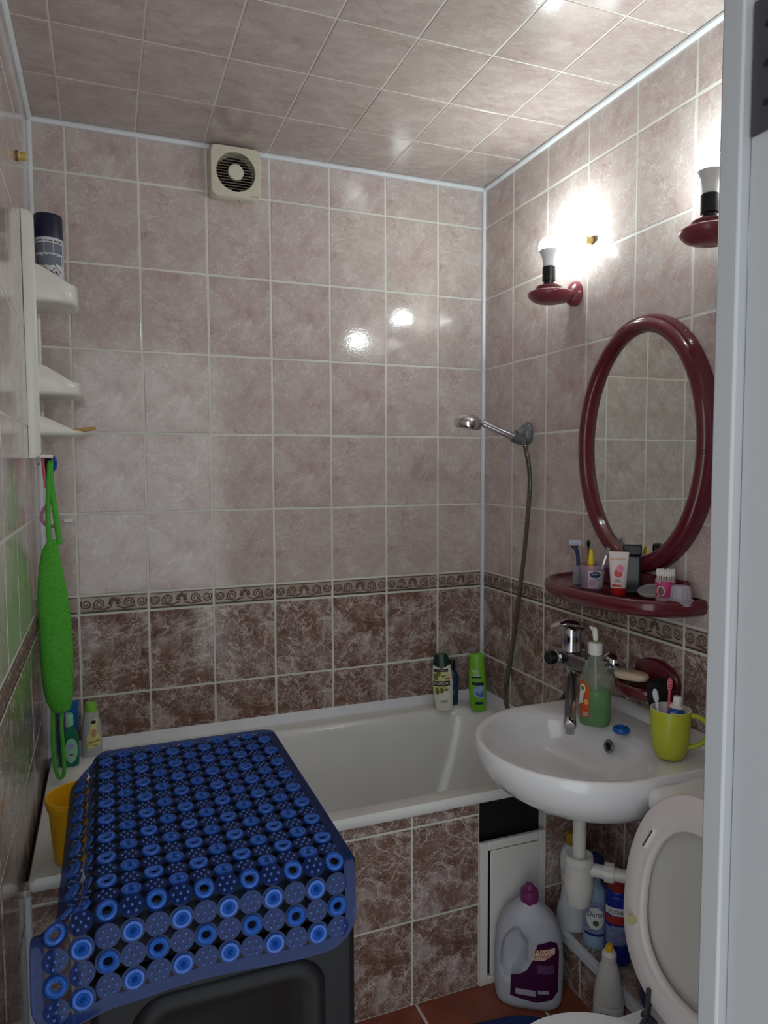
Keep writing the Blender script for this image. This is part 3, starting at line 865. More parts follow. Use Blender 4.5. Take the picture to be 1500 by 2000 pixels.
# ================================================================ SCONCES
def sconce(y, label):
    t = thing('wall_sconce', label, 'lamp', (XR, y, 1.887), 0, 'burgundy sconces above the mirror')
    cx = -0.096
    # saucer: a shallow teardrop dish whose tail runs into the wall rosette
    def tear(k, z, N=48):
        out = []
        for q in range(N):
            a = 2 * math.pi * q / N
            c, sn = math.cos(a), math.sin(a)
            x = 0.060 * c * k if c < 0 else 0.0935 * c * (0.35 + 0.65 * k)
            w = 0.060 * k if c < 0 else (0.060 - 0.026 * c * c) * k
            out.append((cx + x, w * sn, z + (0.006 * max(c, 0) ** 2)))
        return out
    MB().loft([tear(0.25, -0.021), tear(0.55, -0.017), tear(0.80, -0.010), tear(0.95, -0.001), tear(1.0, 0.006), tear(0.99, 0.010), tear(0.93, 0.013), tear(0.60, 0.016)]).build('saucer', M_SCONCE, t, smooth=50)
    MB().lathe([(0.037, 0.014), (0.037, 0.026), (0.035, 0.029), (0.02, 0.030)], (cx, 0, 0), 36).build('collar', M_BURG, t)
    ros = []
    for x, k, dz in ((-0.0006, 1.0, 0.0), (-0.010, 1.0, 0.0), (-0.017, 0.90, -0.002), (-0.024, 0.70, -0.006), (-0.034, 0.45, -0.010)):
        ros.append([(x, 0.032 * k * math.cos(2 * math.pi * q / 28), 0.016 + dz + 0.036 * k * math.sin(2 * math.pi * q / 28)) for q in range(28)])
    MB().loft(ros).build('rosette', M_SCONCE, t, smooth=50)
    MB().lathe([(0.0165, 0.028), (0.0165, 0.034), (0.0150, 0.036), (0.0150, 0.043), (0.0185, 0.045), (0.0185, 0.083), (0.017, 0.085)], (cx, 0, 0), 28).build('socket', M_BLACKP, t, smooth=30)
    b = MB().lathe([(0.0150, 0.082), (0.0165, 0.088), (0.0175, 0.100), (0.0210, 0.115), (0.0272, 0.128), (0.0282, 0.131)], (cx, 0, 0), 32).build('bulb_base', mat('bulb_base_white', S(222, 224, 226), 0.35), t)
    em = bpy.data.materials.get('lit_bulb')
    if em is None:
        em = bpy.data.materials.new('lit_bulb'); em.use_nodes = True
        p = em.node_tree.nodes['Principled BSDF']
        p.inputs['Base Color'].default_value = (1, 1, 1, 1)
        p.inputs['Emission Color'].default_value = (0.89, 1.0, 0.985, 1)
        p.inputs['Emission Strength'].default_value = BULB_STRENGTH
    dome = [(0.0282, 0.131)] + [(0.0300 * math.cos(a), 0.140 + 0.0300 * math.sin(a)) for a in np.linspace(-0.2, math.pi / 2 - 0.03, 10)]
    MB().lathe(dome, (cx, 0, 0), 32, cap0=False).build('bulb', em, t)
    return t
sconce(-0.545, 'burgundy wall sconce with a lit bulb nearer the shower')
sconce(-1.130, 'burgundy wall sconce with a lit bulb, half hidden by the door frame')

# yellowed wall plugs
def plug(name, label, x, y, z, s):
    t = thing(name, label, 'wall hook', (x, y, z), 0, 'yellowed wall hooks')
    MB().lathe([(0.011, 0), (0.011, 0.006), (0.0095, 0.008), (0.0095, 0.020), (0.007, 0.023)], (0, 0, 0), 18, axis='X').build('knob', M_YELKNOB, t)
    MB().lathe([(0.0125, -0.0002), (0.0125, 0.004)], (0, 0, 0), 18, axis='X').build('base', mat('knob_base', S(120, 84, 50), 0.5), t)
    if s < 0:
        for c in t.children: c.scale = (-1, 1, 1)
plug('line_hook', 'yellowed plastic knob on the mirror wall beside the sconce', XR, -0.615, 2.036, -1)
plug('line_hook', 'yellowed plastic knob on the left wall above the white shelf unit', XL, -0.33, 2.157, 1)
tag(MB().sphere((XR - 0.0005, -0.095, 1.418), (0.0012, 0.008, 0.014), 10, 6).build('filler_dab', mat('filler_cream', S(205, 188, 150), 0.7)), 'small cream dab of filler on the tiles left of the hose', 'filler dab')

# ================================================================ MIRROR
MYC, MZC, MA, MBZ = -0.842, 1.453, 0.222, 0.306
mir = thing('mirror', 'oval wall mirror with a thick burgundy plastic frame', 'mirror', (XR, MYC, MZC - MBZ))
def oval3(a, b, x, N=72): return [(x, -a * math.sin(2 * math.pi * j / N), MBZ + b * math.cos(2 * math.pi * j / N)) for j in range(N)]
prof = [(-0.024, -0.001), (-0.024, -0.012), (-0.019, -0.024), (-0.014, -0.026), (-0.012, -0.030), (-0.004, -0.038), (0.006, -0.040), (0.015, -0.036), (0.020, -0.028), (0.021, -0.018), (0.0225, -0.016), (0.0225, -0.001)]
MB().loft([oval3(MA + d, MBZ + d, x) for d, x in [(-q[0], q[1]) for q in prof]], False, False).build('frame', M_BURG, mir, smooth=40)
MB().add(oval3(MA - 0.018, MBZ - 0.018, -0.016), [tuple(range(72))]).add(oval3(MA - 0.018, MBZ - 0.018, -0.010), [tuple(reversed(range(72)))]).build('glass', M_MIRROR, mir, smooth=0)
mb = MB()
for s in (-1, 1):
    for dz in (-0.006, 0.0):
        pts = [(-0.0405 + 0.008 * abs(q), s * (MA + 0.018 * q), MBZ - 0.02 + dz) for q in np.linspace(-0.9, 0.9, 7)]
        mb.tube([(p[0], p[1], p[2]) for p in pts], 0.0008, 5)
mb.build('joint_lines', mat('joint_dark', S(60, 14, 26), 0.4), mir)

# ================================================================ SHELF UNDER THE MIRROR
SHY, SHZ = -0.806, 1.072
shelf = thing('wall_shelf', 'burgundy plastic shelf with raised rim below the mirror', 'shelf', (XR, SHY, SHZ))
def dsh(k, z, depth=0.196, half=0.256, N=64, inset=0.0):
    out = []
    for j in range(N + 1):
        a = math.pi * j / N
        c, s = math.cos(a), math.sin(a)
        out.append((-(depth - inset) * s ** 0.86 * 1.0, (half - inset) * math.copysign(abs(c) ** 0.80, c), z))
    return [(min(p[0], -0.0005) if 0 < i < N else -0.0005, p[1], p[2]) for i, p in enumerate(out)]
mb = MB().loft([dsh(1, -0.030, inset=0.030), dsh(1, -0.028, inset=0.016), dsh(1, -0.020, inset=0.005), dsh(1, -0.006, inset=0.0), dsh(1, 0.006, inset=0.002), dsh(1, 0.012, inset=0.008), dsh(1, 0.012, inset=0.014), dsh(1, 0.004, inset=0.018), dsh(1, 0.0, inset=0.024)], True, True)
mb.build('tray', M_BURG, shelf, smooth=50)
MB().box((-0.016, -0.20, 0.0), (-0.001, 0.20, 0.05)).build('back_plate', M_BURG, shelf, bevel=0.005)

# ================================================================ SOAP DISH AND SOAP
sd = thing('soap_dish', 'burgundy wall-mounted soap dish holding a cream bar', 'soap dish', (XR, -0.905, 0.845))
MB().loft([[(x, 0.082 * k * math.cos(2 * math.pi * j / 40), 0.012 + 0.050 * k * math.sin(2 * math.pi * j / 40)) for j in range(40)] for x, k in ((-0.0005, 1.0), (-0.006, 1.0), (-0.012, 0.93), (-0.015, 0.8))]).build('wall_plate', M_BURG, sd, smooth=50)
def dd(z, inset, N=40):
    return [(-0.004 - (0.104 - inset) * math.sin(math.pi * j / N) ** 0.8, (0.084 - inset) * math.copysign(abs(math.cos(math.pi * j / N)) ** 0.85, math.cos(math.pi * j / N)), z) for j in range(N + 1)]
MB().loft([dd(-0.030, 0.03), dd(-0.026, 0.012), dd(-0.014, 0.002), dd(0.0, 0.0), dd(0.005, 0.004), dd(0.005, 0.010), dd(-0.004, 0.014), dd(-0.008, 0.020)]).build('dish', M_BURG, sd, smooth=50)
soap = MB().loft([superellipse(0, 0, 0.044 * k, 0.024 * k, 2.8, z, 40) for k, z in ((0.70, -0.011), (0.93, -0.007), (1.0, 0.0), (0.93, 0.007), (0.70, 0.011))]).build('soap_bar', mat('cream_soap', S(222, 200, 172), 0.45))
soap.location = (1.524, -0.880, 0.864); soap.rotation_euler = (0, 0, math.radians(-62))
tag(soap, 'cream oblong bar of soap lying in the burgundy dish', 'soap')
blk = thing('cloth_wrap', 'small black cloth hanging on the right end of the soap dish', 'cloth', (1.532, -0.975, 0.84))
mb = MB()
mb.loft([[(0.036 * k * math.cos(a) * (1 + 0.12 * math.sin(3 * a)) + dx, 0.016 * k * math.sin(a) * (1 + 0.15 * math.cos(4 * a)), z) for a in np.linspace(0, 2 * math.pi, 24, endpoint=False)] for k, z, dx in ((0.35, -0.075, 0.012), (0.6, -0.06, 0.010), (0.9, -0.03, 0.004), (1.0, 0.0, 0.0), (1.02, 0.02, 0.0), (0.98, 0.035, 0.0), (0.8, 0.037, 0.0))])
mb.build('cloth', mat('black_cloth', S(20, 20, 26), 0.85, bump=0.3, bscale=400), blk, smooth=50)

# ================================================================ SHOWER
hold = thing('shower_holder', 'grey wall bracket gripping the hand shower', 'bracket', (XR, -0.300, 1.507))
M_GREYP = mat('worn_grey_plastic', S(104, 110, 108), 0.25, vary=0.15, vscale=40)
MB().loft([[(x, 0.027 * k * math.cos(2 * math.pi * j / 32), 0.038 * k * math.sin(2 * math.pi * j / 32)) for j in range(32)] for x, k in ((-0.0005, 1.0), (-0.006, 1.02), (-0.012, 0.93), (-0.022, 0.72), (-0.028, 0.5))]).build('wall_plate', M_GREYP, hold, smooth=50)
MB().tube([(-0.014, 0, 0.004), (-0.032, -0.002, 0.000), (-0.044, -0.002, -0.006)], [0.019, 0.016, 0.015], 18).build('swivel', M_GREYP, hold, smooth=50)
P0 = Vector((1.543, -0.305, 1.488)); P1 = Vector((1.420, -0.264, 1.545))
dv = (P1 - P0).normalized()
MB().tube([P0 - dv * 0.016 - Vector((XR, -0.300, 1.507)), P0 + dv * 0.020 - Vector((XR, -0.300, 1.507))], [0.0165, 0.0185], 20).build('clamp', mat('clamp_grey', S(92, 96, 98), 0.3), hold)
hs = thing('hand_shower', 'chrome hand shower head with ribbed metal hose', 'shower head', tuple(P0))
L0 = lambda p: Vector(p) - P0
MB().tube([L0(P0 - dv * 0.022), L0(P0 + dv * 0.02), L0(P0 + dv * 0.09), L0(P1 - dv * 0.012)], [0.0115, 0.0130, 0.0120, 0.0125], 20).build('handle', M_CHROME, hs)
hd = MB()
ax = Vector((-0.12, 0.10, -0.985)).normalized()   # spray direction
e1 = ax.cross(Vector((0, 1, 0))).normalized(); e2 = ax.cross(e1)
hc = L0(P1) - Vector((0.034, -0.008, -0.004))
rr = lambda r, d: [hc + ax * d + (e1 * math.cos(2 * math.pi * j / 36) + e2 * math.sin(2 * math.pi * j / 36)) * r for j in range(36)]
hd.loft([rr(0.002, -0.020), rr(0.018, -0.018), rr(0.031, -0.012), rr(0.042, -0.003), rr(0.0450, 0.003), rr(0.0450, 0.021), rr(0.042, 0.026)], True, True)
hd.build('head', M_CHROME, hs, smooth=40)
fp = MB().loft([rr(0.040, 0.025), rr(0.038, 0.028)], True, True)
fp.build('spray_plate', mat('spray_plate_grey', S(150, 152, 155), 0.4), hs)
path = catmull([tuple(P0 - dv * 0.022), (1.566, -0.314, 1.455), (1.570, -0.327, 1.40), (1.570, -0.334, 1.33), (1.568, -0.322, 1.20), (1.566, -0.300, 1.05), (1.564, -0.272, 0.90), (1.556, -0.244, 0.72), (1.546, -0.232, 0.62), (1.542, -0.258, 0.573), (1.542, -0.32, 0.562), (1.545, -0.42, 0.580), (1.55, -0.52, 0.66), (1.545, -0.60, 0.755), (1.525, -0.645, 0.80), (1.512, -0.655, 0.832)], 8)
def ribbed(pts, r, pitch=0.0045):
    P = [Vector(p) for p in pts]; out = []; rad = []
    for a, b in zip(P[:-1], P[1:]):
        n = max(1, int((b - a).length / (pitch / 2)))
        for i in range(n):
            out.append(a.lerp(b, i / n)); rad.append(r if len(out) % 2 else r * 0.86)
    return out, rad
pts, rad = ribbed([Vector(p) - P0 for p in path], 0.0078)
MB().tube(pts, rad, 10).build('hose', mat('hose_metal', S(112, 108, 102), 0.32, metal=0.85), hs, smooth=20)

# ================================================================ MIXER TAP
MXY = Vector((1.505, -0.655, 0.853))
tap = thing('mixer_tap', 'chrome wall-mounted mixer tap with long swivel spout over the washbasin', 'tap', tuple(MXY))
mb = MB().box((-0.026, -0.098, -0.024), (0.024, 0.080, 0.025))
mb.build('body', M_CHROMED, tap, bevel=0.010, seg=3)
for y in (-0.075, 0.070):
    MB().tube([(0.0, y, 0.0), (0.045, y, 0.0), (0.079, y, -0.002)], [0.013, 0.014, 0.013], 18).build('inlet', M_CHROME, tap)
    MB().lathe([(0.013, 0.056), (0.022, 0.060), (0.031, 0.072), (0.033, 0.0805)], (0, y, -0.002), 32, axis='X').build('flange', M_CHROME, tap)
MB().lathe([(0.030, 0.020), (0.030, 0.028), (0.0275, 0.032), (0.0285, 0.060), (0.0285, 0.084), (0.024, 0.091)], (0.0, 0.0, 0), 36).build('cartridge', M_CHROME, tap)
# flat lever pointing to the room, rising at the tip
lv = []
LD = Vector((-0.93, 0.36, 0)).normalized(); LN = Vector((-LD.y, LD.x, 0))
for d, w, z, h in ((-0.032, 0.024, 0.090, 0.014), (-0.014, 0.029, 0.099, 0.014), (0.015, 0.028, 0.105, 0.010), (0.040, 0.024, 0.101, 0.007), (0.055, 0.019, 0.094, 0.006), (0.062, 0.010, 0.089, 0.005)):
    c = LD * d
    lv.append([c + LN * w * math.cos(a) + Vector((0, 0, z + h * math.sin(a))) for a in np.linspace(0, 2 * math.pi, 16, endpoint=False)])
MB().loft(lv).build('lever', M_CHROME, tap, smooth=60)
MB().lathe([(0.006, -0.0), (0.0065, 0.0008)], (-0.0290, -0.004, 0.052), 12, axis='X').build('temperature_mark', mat('mark_blue', S(60, 80, 150), 0.4), tap)
MB().lathe([(0.014, -0.027), (0.016, -0.032), (0.019, -0.036), (0.019, -0.054), (0.015, -0.058)], (0, 0.035, -0.002), 24, axis='X').build('diverter_knob', M_BLACKP, tap)
MB().lathe([(0.0205, -0.024), (0.0205, -0.030), (0.018, -0.032)], (0, 0.035, -0.002), 24, axis='X').build('diverter_ring', M_CHROME, tap)
MB().lathe([(0.016, -0.046), (0.017, -0.042), (0.017, -0.024), (0.014, -0.018)], (-0.006, -0.008, 0), 8).build('spout_nut', M_CHROME, tap, smooth=20)
S0 = Vector((-0.006, -0.008, -0.040)); S1 = Vector((1.262, -0.982, 0.800)) - MXY
mid = [S0, S0 + Vector((-0.006, -0.010, -0.008)), S0.lerp(S1, 0.12) + Vector((0, 0, -0.003)), S0.lerp(S1, 0.5), S0.lerp(S1, 0.93)]
MB().tube(catmull([tuple(p) for p in mid], 5), 0.0135, 18, flat=0.95).build('spout', M_CHROMED, tap)
q = S0.lerp(S1, 0.925); dq = (S1 - S0).normalized()
MB().tube([q, q + dq * 0.022, q + dq * 0.028], [0.0147, 0.0147, 0.012], 20).tube([q + dq * 0.014, q + dq * 0.014 + Vector((0, 0, -0.020))], 0.011, 18).build('aerator', M_CHROME, tap)

# ================================================================ WHITE SHELF UNIT ON THE LEFT WALL
caddy = thing('corner_shelf', 'white plastic three-tier shelf unit on the left wall', 'shelf', (XL, -0.185, 1.42))
CL = lambda x, y, z: (x - XL, y + 0.185, z - 1.42)
for y, x1 in ((-0.270, 0.132), (-0.095, 0.128)):
    pr = []
    for z, xx in ((1.424, x1 - 0.012), (1.428, x1 - 0.004), (1.44, x1), (1.60, x1), (1.9, x1), (2.03, x1), (2.043, x1 - 0.004), (2.048, x1 - 0.012)):
        pr.append([CL(XL + 0.0008, y - 0.011, z), CL(xx - 0.004, y - 0.011, z), CL(xx, y - 0.007, z), CL(xx, y + 0.007, z), CL(xx - 0.004, y + 0.011, z), CL(XL + 0.0008, y + 0.011, z)])
    MB().loft(pr).build('upright', M_SHELFW, caddy, smooth=50)
def tray(z0, hb, hf, tipx, label=None):
    """tray with floor at z0; side walls hb high at the wall falling to hf at the front"""
    ya, yb = -0.272, -0.092
    N = 40
    def outl(inset):
        out = []
        cy, hy, dx = (ya + yb) / 2, (yb - ya) / 2 - inset, tipx - XL - 0.02 - inset
        for j in range(N + 1):
            a = math.pi * j / N
            c, s = math.cos(a), math.sin(a)
            out.append((XL + 0.02 + dx * max(s, 0) ** 0.55, cy - hy * math.copysign(abs(c) ** 0.5, c)))
        return out
    h = lambda x: hb + (hf - hb) * min(1, max(0, (x - XL - 0.03) / (tipx - XL - 0.05)))
    o0, o1, o2, o3 = outl(0.007), outl(0.0), outl(0.004), outl(0.004)
    rings = [[CL(p[0], p[1], z0) for p in outl(0.012)], [CL(p[0], p[1], z0 + 0.003) for p in outl(0.003)], [CL(p[0], p[1], z0 + 0.010) for p in o1], [CL(p[0], p[1], z0 + h(p[0]) - 0.003) for p in o1],
             [CL(p[0], p[1], z0 + h(p[0])) for p in outl(0.002)], [CL(p[0], p[1], z0 + h(p[0]) - 0.003) for p in o2], [CL(p[0], p[1], z0 + 0.006) for p in outl(0.006)]]
    MB().loft(rings, True, True).build('tray', M_SHELFW, caddy, smooth=50)
tray(1.826, 0.096, 0.052, 0.229)
tray(1.588, 0.082, 0.036, 0.231)
tray(1.483, 0.052, 0.014, 0.233)
MB().box(CL(0.118, -0.262, 1.424), CL(0.158, -0.205, 1.434)).build('hook_bar', M_SHELFW, caddy, bevel=0.002)

# spray can on the top tier
can = thing('spray_can', 'spray can with navy cap and printed white label on top shelf tier', 'spray can', (0.162, -0.215, 1.8325), face_cam(0.162, -0.215))
M_NAVY = mat('navy_plastic', S(26, 30, 58), 0.35)
M_CANW = mat('can_white', S(206, 208, 214), 0.4)
cs = Shell([(0.0, 0.033, 0.033), (0.004, 0.035, 0.035), (0.160, 0.035, 0.035), (0.166, 0.033, 0.033)], 2.0, smooth=False)
cs.mesh(MB(), 36).build('body', M_CANW, can)
MB().lathe([(0.0342, 0.162), (0.0348, 0.166), (0.0348, 0.219), (0.0335, 0.224), (0.030, 0.225)], (0, 0, 0), 36).build('cap', M_NAVY, can)
M_FINEPRINT = mat('fine_print_grey', S(120, 124, 138), 0.6, vary=0.5, vscale=900)
mb = MB()
for u0, u1 in ((-0.0315, -0.012), (-0.010, 0.010), (0.012, 0.0315)):
    patch(mb, rect(u0, u1, 0.122, 0.148), cs.front)
patch(mb, rect(-0.0305, 0.0325, 0.090, 0.119), cs.front)
mb.build('fine_print', M_FINEPRINT, can, smooth=0)
mb = MB()
for u0, u1 in ((-0.030, -0.014), (-0.009, 0.008), (0.013, 0.030)):
    patch(mb, rect(u0, u1, 0.152, 0.1545), cs.front, 2)
mb.build('headings', mat('print_black', S(28, 28, 32), 0.6), can, smooth=0)
mb = MB()
for cu, cz, r in ((-0.014, 0.076, 0.011), (0.001, 0.070, 0.008), (0.016, 0.076, 0.011)):
    for k in range(4):
        a, b = [(cu + r * math.cos(math.pi / 2 * (k + q)), cz + r * math.sin(math.pi / 2 * (k + q))) for q in (0, 1)]
        pts = [cs.front(a[0] + (b[0] - a[0]) * t, a[1] + (b[1] - a[1]) * t, 0.0004) for t in np.linspace(0, 1, 4)]
        mb.tube(pts, 0.0009, 4)
mb.build('hazard_diamonds', mat('print_dark_red', S(120, 34, 34), 0.5), can, smooth=0)
mb = MB()
for cu, cz in ((-0.014, 0.074), (0.001, 0.069), (0.016, 0.074)):
    patch(mb, oval(cu, cz, 0.0035, 0.003, 8), cs.front, 2, dense=False)
mb.build('hazard_symbols', mat('print_black', S(28, 28, 32), 0.6), can, smooth=0)
jar = thing('small_cap', 'small ivory cone-shaped cap beside the spray can', 'cap', (0.203, -0.150, 1.8325))
MB().lathe([(0.016, 0), (0.016, 0.028), (0.011, 0.050), (0.009, 0.054), (0.004, 0.056)], (0, 0, 0), 24).build('cone', M_IVORY, jar)
brush = MB().tube([(0.205, -0.245, 1.4965), (0.245, -0.195, 1.504), (0.262, -0.170, 1.508)], [0.004, 0.006, 0.004], 8).build('wooden_brush', mat('pale_wood', S(190, 150, 92), 0.6, vary=0.3))
tag(brush, 'pale wooden stick poking out over the lowest shelf tier', 'stick')

# things hanging below the shelf unit
sc = thing('scissors', 'scissors with blue and black handles hanging below the white shelf unit', 'scissors', (0.150, -0.235, 1.43))
def loopy(c, a, b, n=18, tilt=0.0): return [(c[0] + a * math.cos(t), c[1] + tilt * math.sin(t), c[2] + b * math.sin(t)) for t in np.linspace(0, 2 * math.pi, n, endpoint=False)]
MB().tube(loopy((0.004, 0, -0.020), 0.008, 0.018), 0.0045, 8, closed=True).tube([(0.004, 0, -0.038), (-0.004, 0, -0.062)], 0.004, 8).build('handle_blue', mat('handle_blue', S(24, 72, 160), 0.3), sc)
MB().tube(loopy((-0.006, -0.004, -0.022), 0.006, 0.018), 0.004, 8, closed=True).tube([(-0.006, -0.004, -0.040), (-0.008, -0.002, -0.068)], [0.006, 0.003], 8).build('handle_black', M_BLACKP, sc)
MB().add([(-0.010, -0.001, -0.062), (-0.002, -0.001, -0.062), (-0.007, -0.001, -0.135), (-0.010, 0.001, -0.062), (-0.002, 0.001, -0.062), (-0.007, 0.001, -0.135)], [(0, 1, 2), (5, 4, 3), (0, 2, 5, 3), (1, 4, 5, 2), (0, 3, 4, 1)]).build('blades', M_CHROMED, sc, smooth=0)
pk = thing('nail_clip', 'pink-handled tweezers hanging beside the scissors', 'tweezers', (0.132, -0.240, 1.43))
MB().tube([(0.0, 0, 0.004), (0.002, 0, -0.03), (0.004, 0, -0.085)], [0.004, 0.0048, 0.002], 8, flat=0.6).build('arm', mat('handle_pink', S(196, 70, 88), 0.35), pk)
MB().tube(loopy((-0.010, 0, -0.012), 0.004, 0.012), 0.001, 6, closed=True).build('ring', M_STEEL, pk)
pr_ = MB().tube([(0.152, -0.228, 1.317), (0.140, -0.232, 1.304), (0.131, -0.234, 1.290), (0.1245, -0.235, 1.276), (0.1240, -0.235, 1.262), (0.131, -0.234, 1.250), (0.141, -0.232, 1.244), (0.155, -0.228, 1.242)], 0.0045, 10).build('pink_hook', mat('mauve_plastic', S(176, 110, 132), 0.3), None)
tag(pr_, 'mauve curved plastic hook behind the green washcloth strap', 'hook')
wc = MB().box((0.165, -0.012, 1.236), (0.190, -0.0005, 1.249)).build('wall_clip', M_WPLAST, bevel=0.002)
tag(wc, 'small white clip on the back wall beside the green strap', 'clip')

# ================================================================ GREEN WASHCLOTH
sp = thing('washcloth', 'long bright green terry washcloth hanging on the left wall', 'washcloth', (0.150, -0.240, 0.74))
M_GREEN = mat('green_terry', S(92, 190, 62), 0.9, bump=1.0, bscale=900, vary=0.25, vscale=160)
rings = []
prof = [(0.000, 0.018, 0.012, 0.006), (0.010, 0.026, 0.018, 0.005), (0.05, 0.035, 0.024, 0.001), (0.12, 0.0405, 0.027, -0.001), (0.20, 0.0410, 0.028, -0.002), (0.28, 0.0385, 0.027, -0.004), (0.34, 0.034, 0.024, -0.006), (0.40, 0.027, 0.019, -0.007), (0.44, 0.020, 0.014, -0.006), (0.462, 0.012, 0.009, -0.002), (0.468, 0.006, 0.006, 0.0)]
for z, rx, ry, dx in catmull(prof, 5):
    ring = []
    for j in range(40):
        a = 2 * math.pi * j / 40
        k = 1 + 0.05 * math.sin(3 * a + z * 9) - 0.10 * math.exp(-((a - 5.6) / 0.25) ** 2)
        ring.append((dx + rx * k * math.cos(a), ry * k * math.sin(a), z))
    rings.append(ring)
MB().loft(rings).build('pad', M_GREEN, sp, smooth=70)
M_STRAP = mat('green_strap', S(82, 178, 62), 0.9, bump=0.6, bscale=700)
MB().tube(catmull([(-0.008, 0, 0.455), (-0.010, 0, 0.53), (-0.006, 0, 0.60), (-0.003, 0, 0.660), (0.001, 0, 0.676)], 6), 0.0062, 8).tube(catmull([(0.016, 0.002, 0.455), (0.009, 0.002, 0.53), (0.002, 0.002, 0.60), (0.000, 0.002, 0.66), (0.001, 0, 0.676)], 6), 0.0072, 8).build('strap', M_STRAP, sp)
MB().tube(catmull([(-0.013, 0, 0.010), (-0.015, 0, -0.06), (-0.014, 0, -0.13), (-0.008, 0, -0.172), (0.001, 0, -0.182), (0.009, 0, -0.165), (0.008, 0, -0.10), (0.006, 0, -0.04), (0.009, 0, 0.010)], 6), 0.0052, 8).build('loop', M_STRAP, sp)
pl = MB().tube(catmull([(0.160, -0.216, 0.745), (0.161, -0.212, 0.70), (0.157, -0.210, 0.672), (0.151, -0.210, 0.668), (0.148, -0.212, 0.684), (0.150, -0.214, 0.71)], 6), 0.0036, 8).build('purple_cord', mat('purple_cord', S(84, 52, 128), 0.7))
tag(pl, 'purple cord loop hanging under the green washcloth', 'cord')

# ================================================================ BOTTLES AND SMALL THINGS
def P(name, col, rough=0.35): return mat(name, col, rough)
M_INK = P('print_black', S(28, 28, 32), 0.6)
M_PAPER = P('print_white', S(232, 232, 228), 0.5)

# ---- three shampoo bottles on the bath corner
b = thing('shower_gel', 'white shower gel bottle with dark green cap and olive label', 'bottle', (1.379, -0.098, 0.5415), face_cam(1.379, -0.098))
b.rotation_euler = (math.radians(-1), math.radians(-3.5), face_cam(1.379, -0.098))
sh_ = Shell([(0, 0.026, 0.014), (0.004, 0.029, 0.017), (0.05, 0.034, 0.021), (0.10, 0.036, 0.022), (0.145, 0.033, 0.020), (0.165, 0.030, 0.018), (0.172, 0.027, 0.016)], 2.4)
sh_.mesh(MB(), 36).build('body', P('gel_white', S(226, 225, 214), 0.3), b)
cp = Shell([(0.158, 0.0305, 0.0185), (0.168, 0.0305, 0.0185), (0.185, 0.026, 0.0165), (0.194, 0.023, 0.015), (0.198, 0.021, 0.014)], 2.4)
MB_ = cp.mesh(MB(), 36); patch(MB_, [(-0.0290, 0.162), (0.0, 0.150), (0.0290, 0.162), (0.020, 0.170), (-0.020, 0.170)], sh_.front, 4)
MB_.build('cap', P('dark_green_cap', S(14, 50, 38), 0.3), b)
m = MB(); patch(m, [(-0.028, 0.060), (-0.010, 0.060), (0.024, 0.092), (0.028, 0.125), (0.020, 0.140), (-0.030, 0.140), (-0.033, 0.10)], sh_.front); m.build('label_tint', P('label_pale_olive', S(206, 208, 142), 0.4), b, smooth=0)
surf = lambda u, z: sh_.front(u, z, 0.0014)
m = MB()
for cu, cz, a, bb in ((-0.022, 0.122, 0.009, 0.012), (-0.012, 0.132, 0.008, 0.008), (-0.020, 0.072, 0.007, 0.013), (-0.004, 0.074, 0.008, 0.010), (0.012, 0.076, 0.009, 0.004), (0.004, 0.124, 0.009, 0.004)):
    patch(MB(), oval(cu, cz, a, bb, 12), surf, 3, dense=False).build('olive_print', P('olive_green', S(116, 118, 46), 0.4), b, smooth=0)
for q in (rect(-0.033, 0.026, 0.090, 0.107), rect(-0.028, 0.022, 0.139, 0.149)): patch(MB(), q, lambda u, z: sh_.front(u, z, 0.0018)).build('name_band', P('band_black', S(16, 24, 20), 0.4), b, smooth=0)
m = MB(); letters(m, 'PALMOLIVE', -0.004, 0.0985, 0.052, 0.0085, lambda u, z: sh_.front(u, z, 0.0024)); letters(m, 'NATURALS', -0.002, 0.144, 0.038, 0.0032, lambda u, z: sh_.front(u, z, 0.0024)); m.build('lettering', M_PAPER, b, smooth=0)
m = MB(); letters(m, 'NATURALS', 0.0, 0.0865, 0.030, 0.004, surf); patch(m, rect(-0.012, 0.014, 0.036, 0.0375), surf, 2); patch(m, rect(-0.010, 0.012, 0.032, 0.0335), surf, 2); m.build('small_print', P('print_green', S(70, 84, 40), 0.5), b, smooth=0)
m = MB(); patch(m, rect(0.008, 0.027, 0.1135, 0.118), surf, 2); m.build('red_flash', P('print_red', S(196, 60, 40), 0.5), b, smooth=0)

b = thing('blue_shampoo', 'dark blue shampoo bottle standing behind the white shower gel', 'bottle', (1.430, -0.056, 0.5415), face_cam(1.430, -0.056))
s2 = Shell([(0, 0.020, 0.013), (0.004, 0.022, 0.015), (0.10, 0.023, 0.0155), (0.115, 0.020, 0.014), (0.124, 0.012, 0.011), (0.13, 0.010, 0.010)], 2.6)
s2.mesh(MB(), 30).build('body', P('deep_blue_plastic', S(16, 58, 98), 0.25), b)
MB().lathe([(0.0125, 0.128), (0.0125, 0.155), (0.011, 0.160), (0.006, 0.161)], (0, 0, 0), 24).build('cap', P('cap_black', S(16, 18, 22), 0.3), b)
m = MB(); letters(m, 'AQUA', 0.004, 0.085, 0.016, 0.006, s2.front); patch(m, rect(-0.002, 0.010, 0.050, 0.0525), s2.front, 2); patch(m, rect(-0.002, 0.010, 0.043, 0.0455), s2.front, 2); m.build('print', P('print_teal', S(96, 160, 170), 0.5), b, smooth=0)

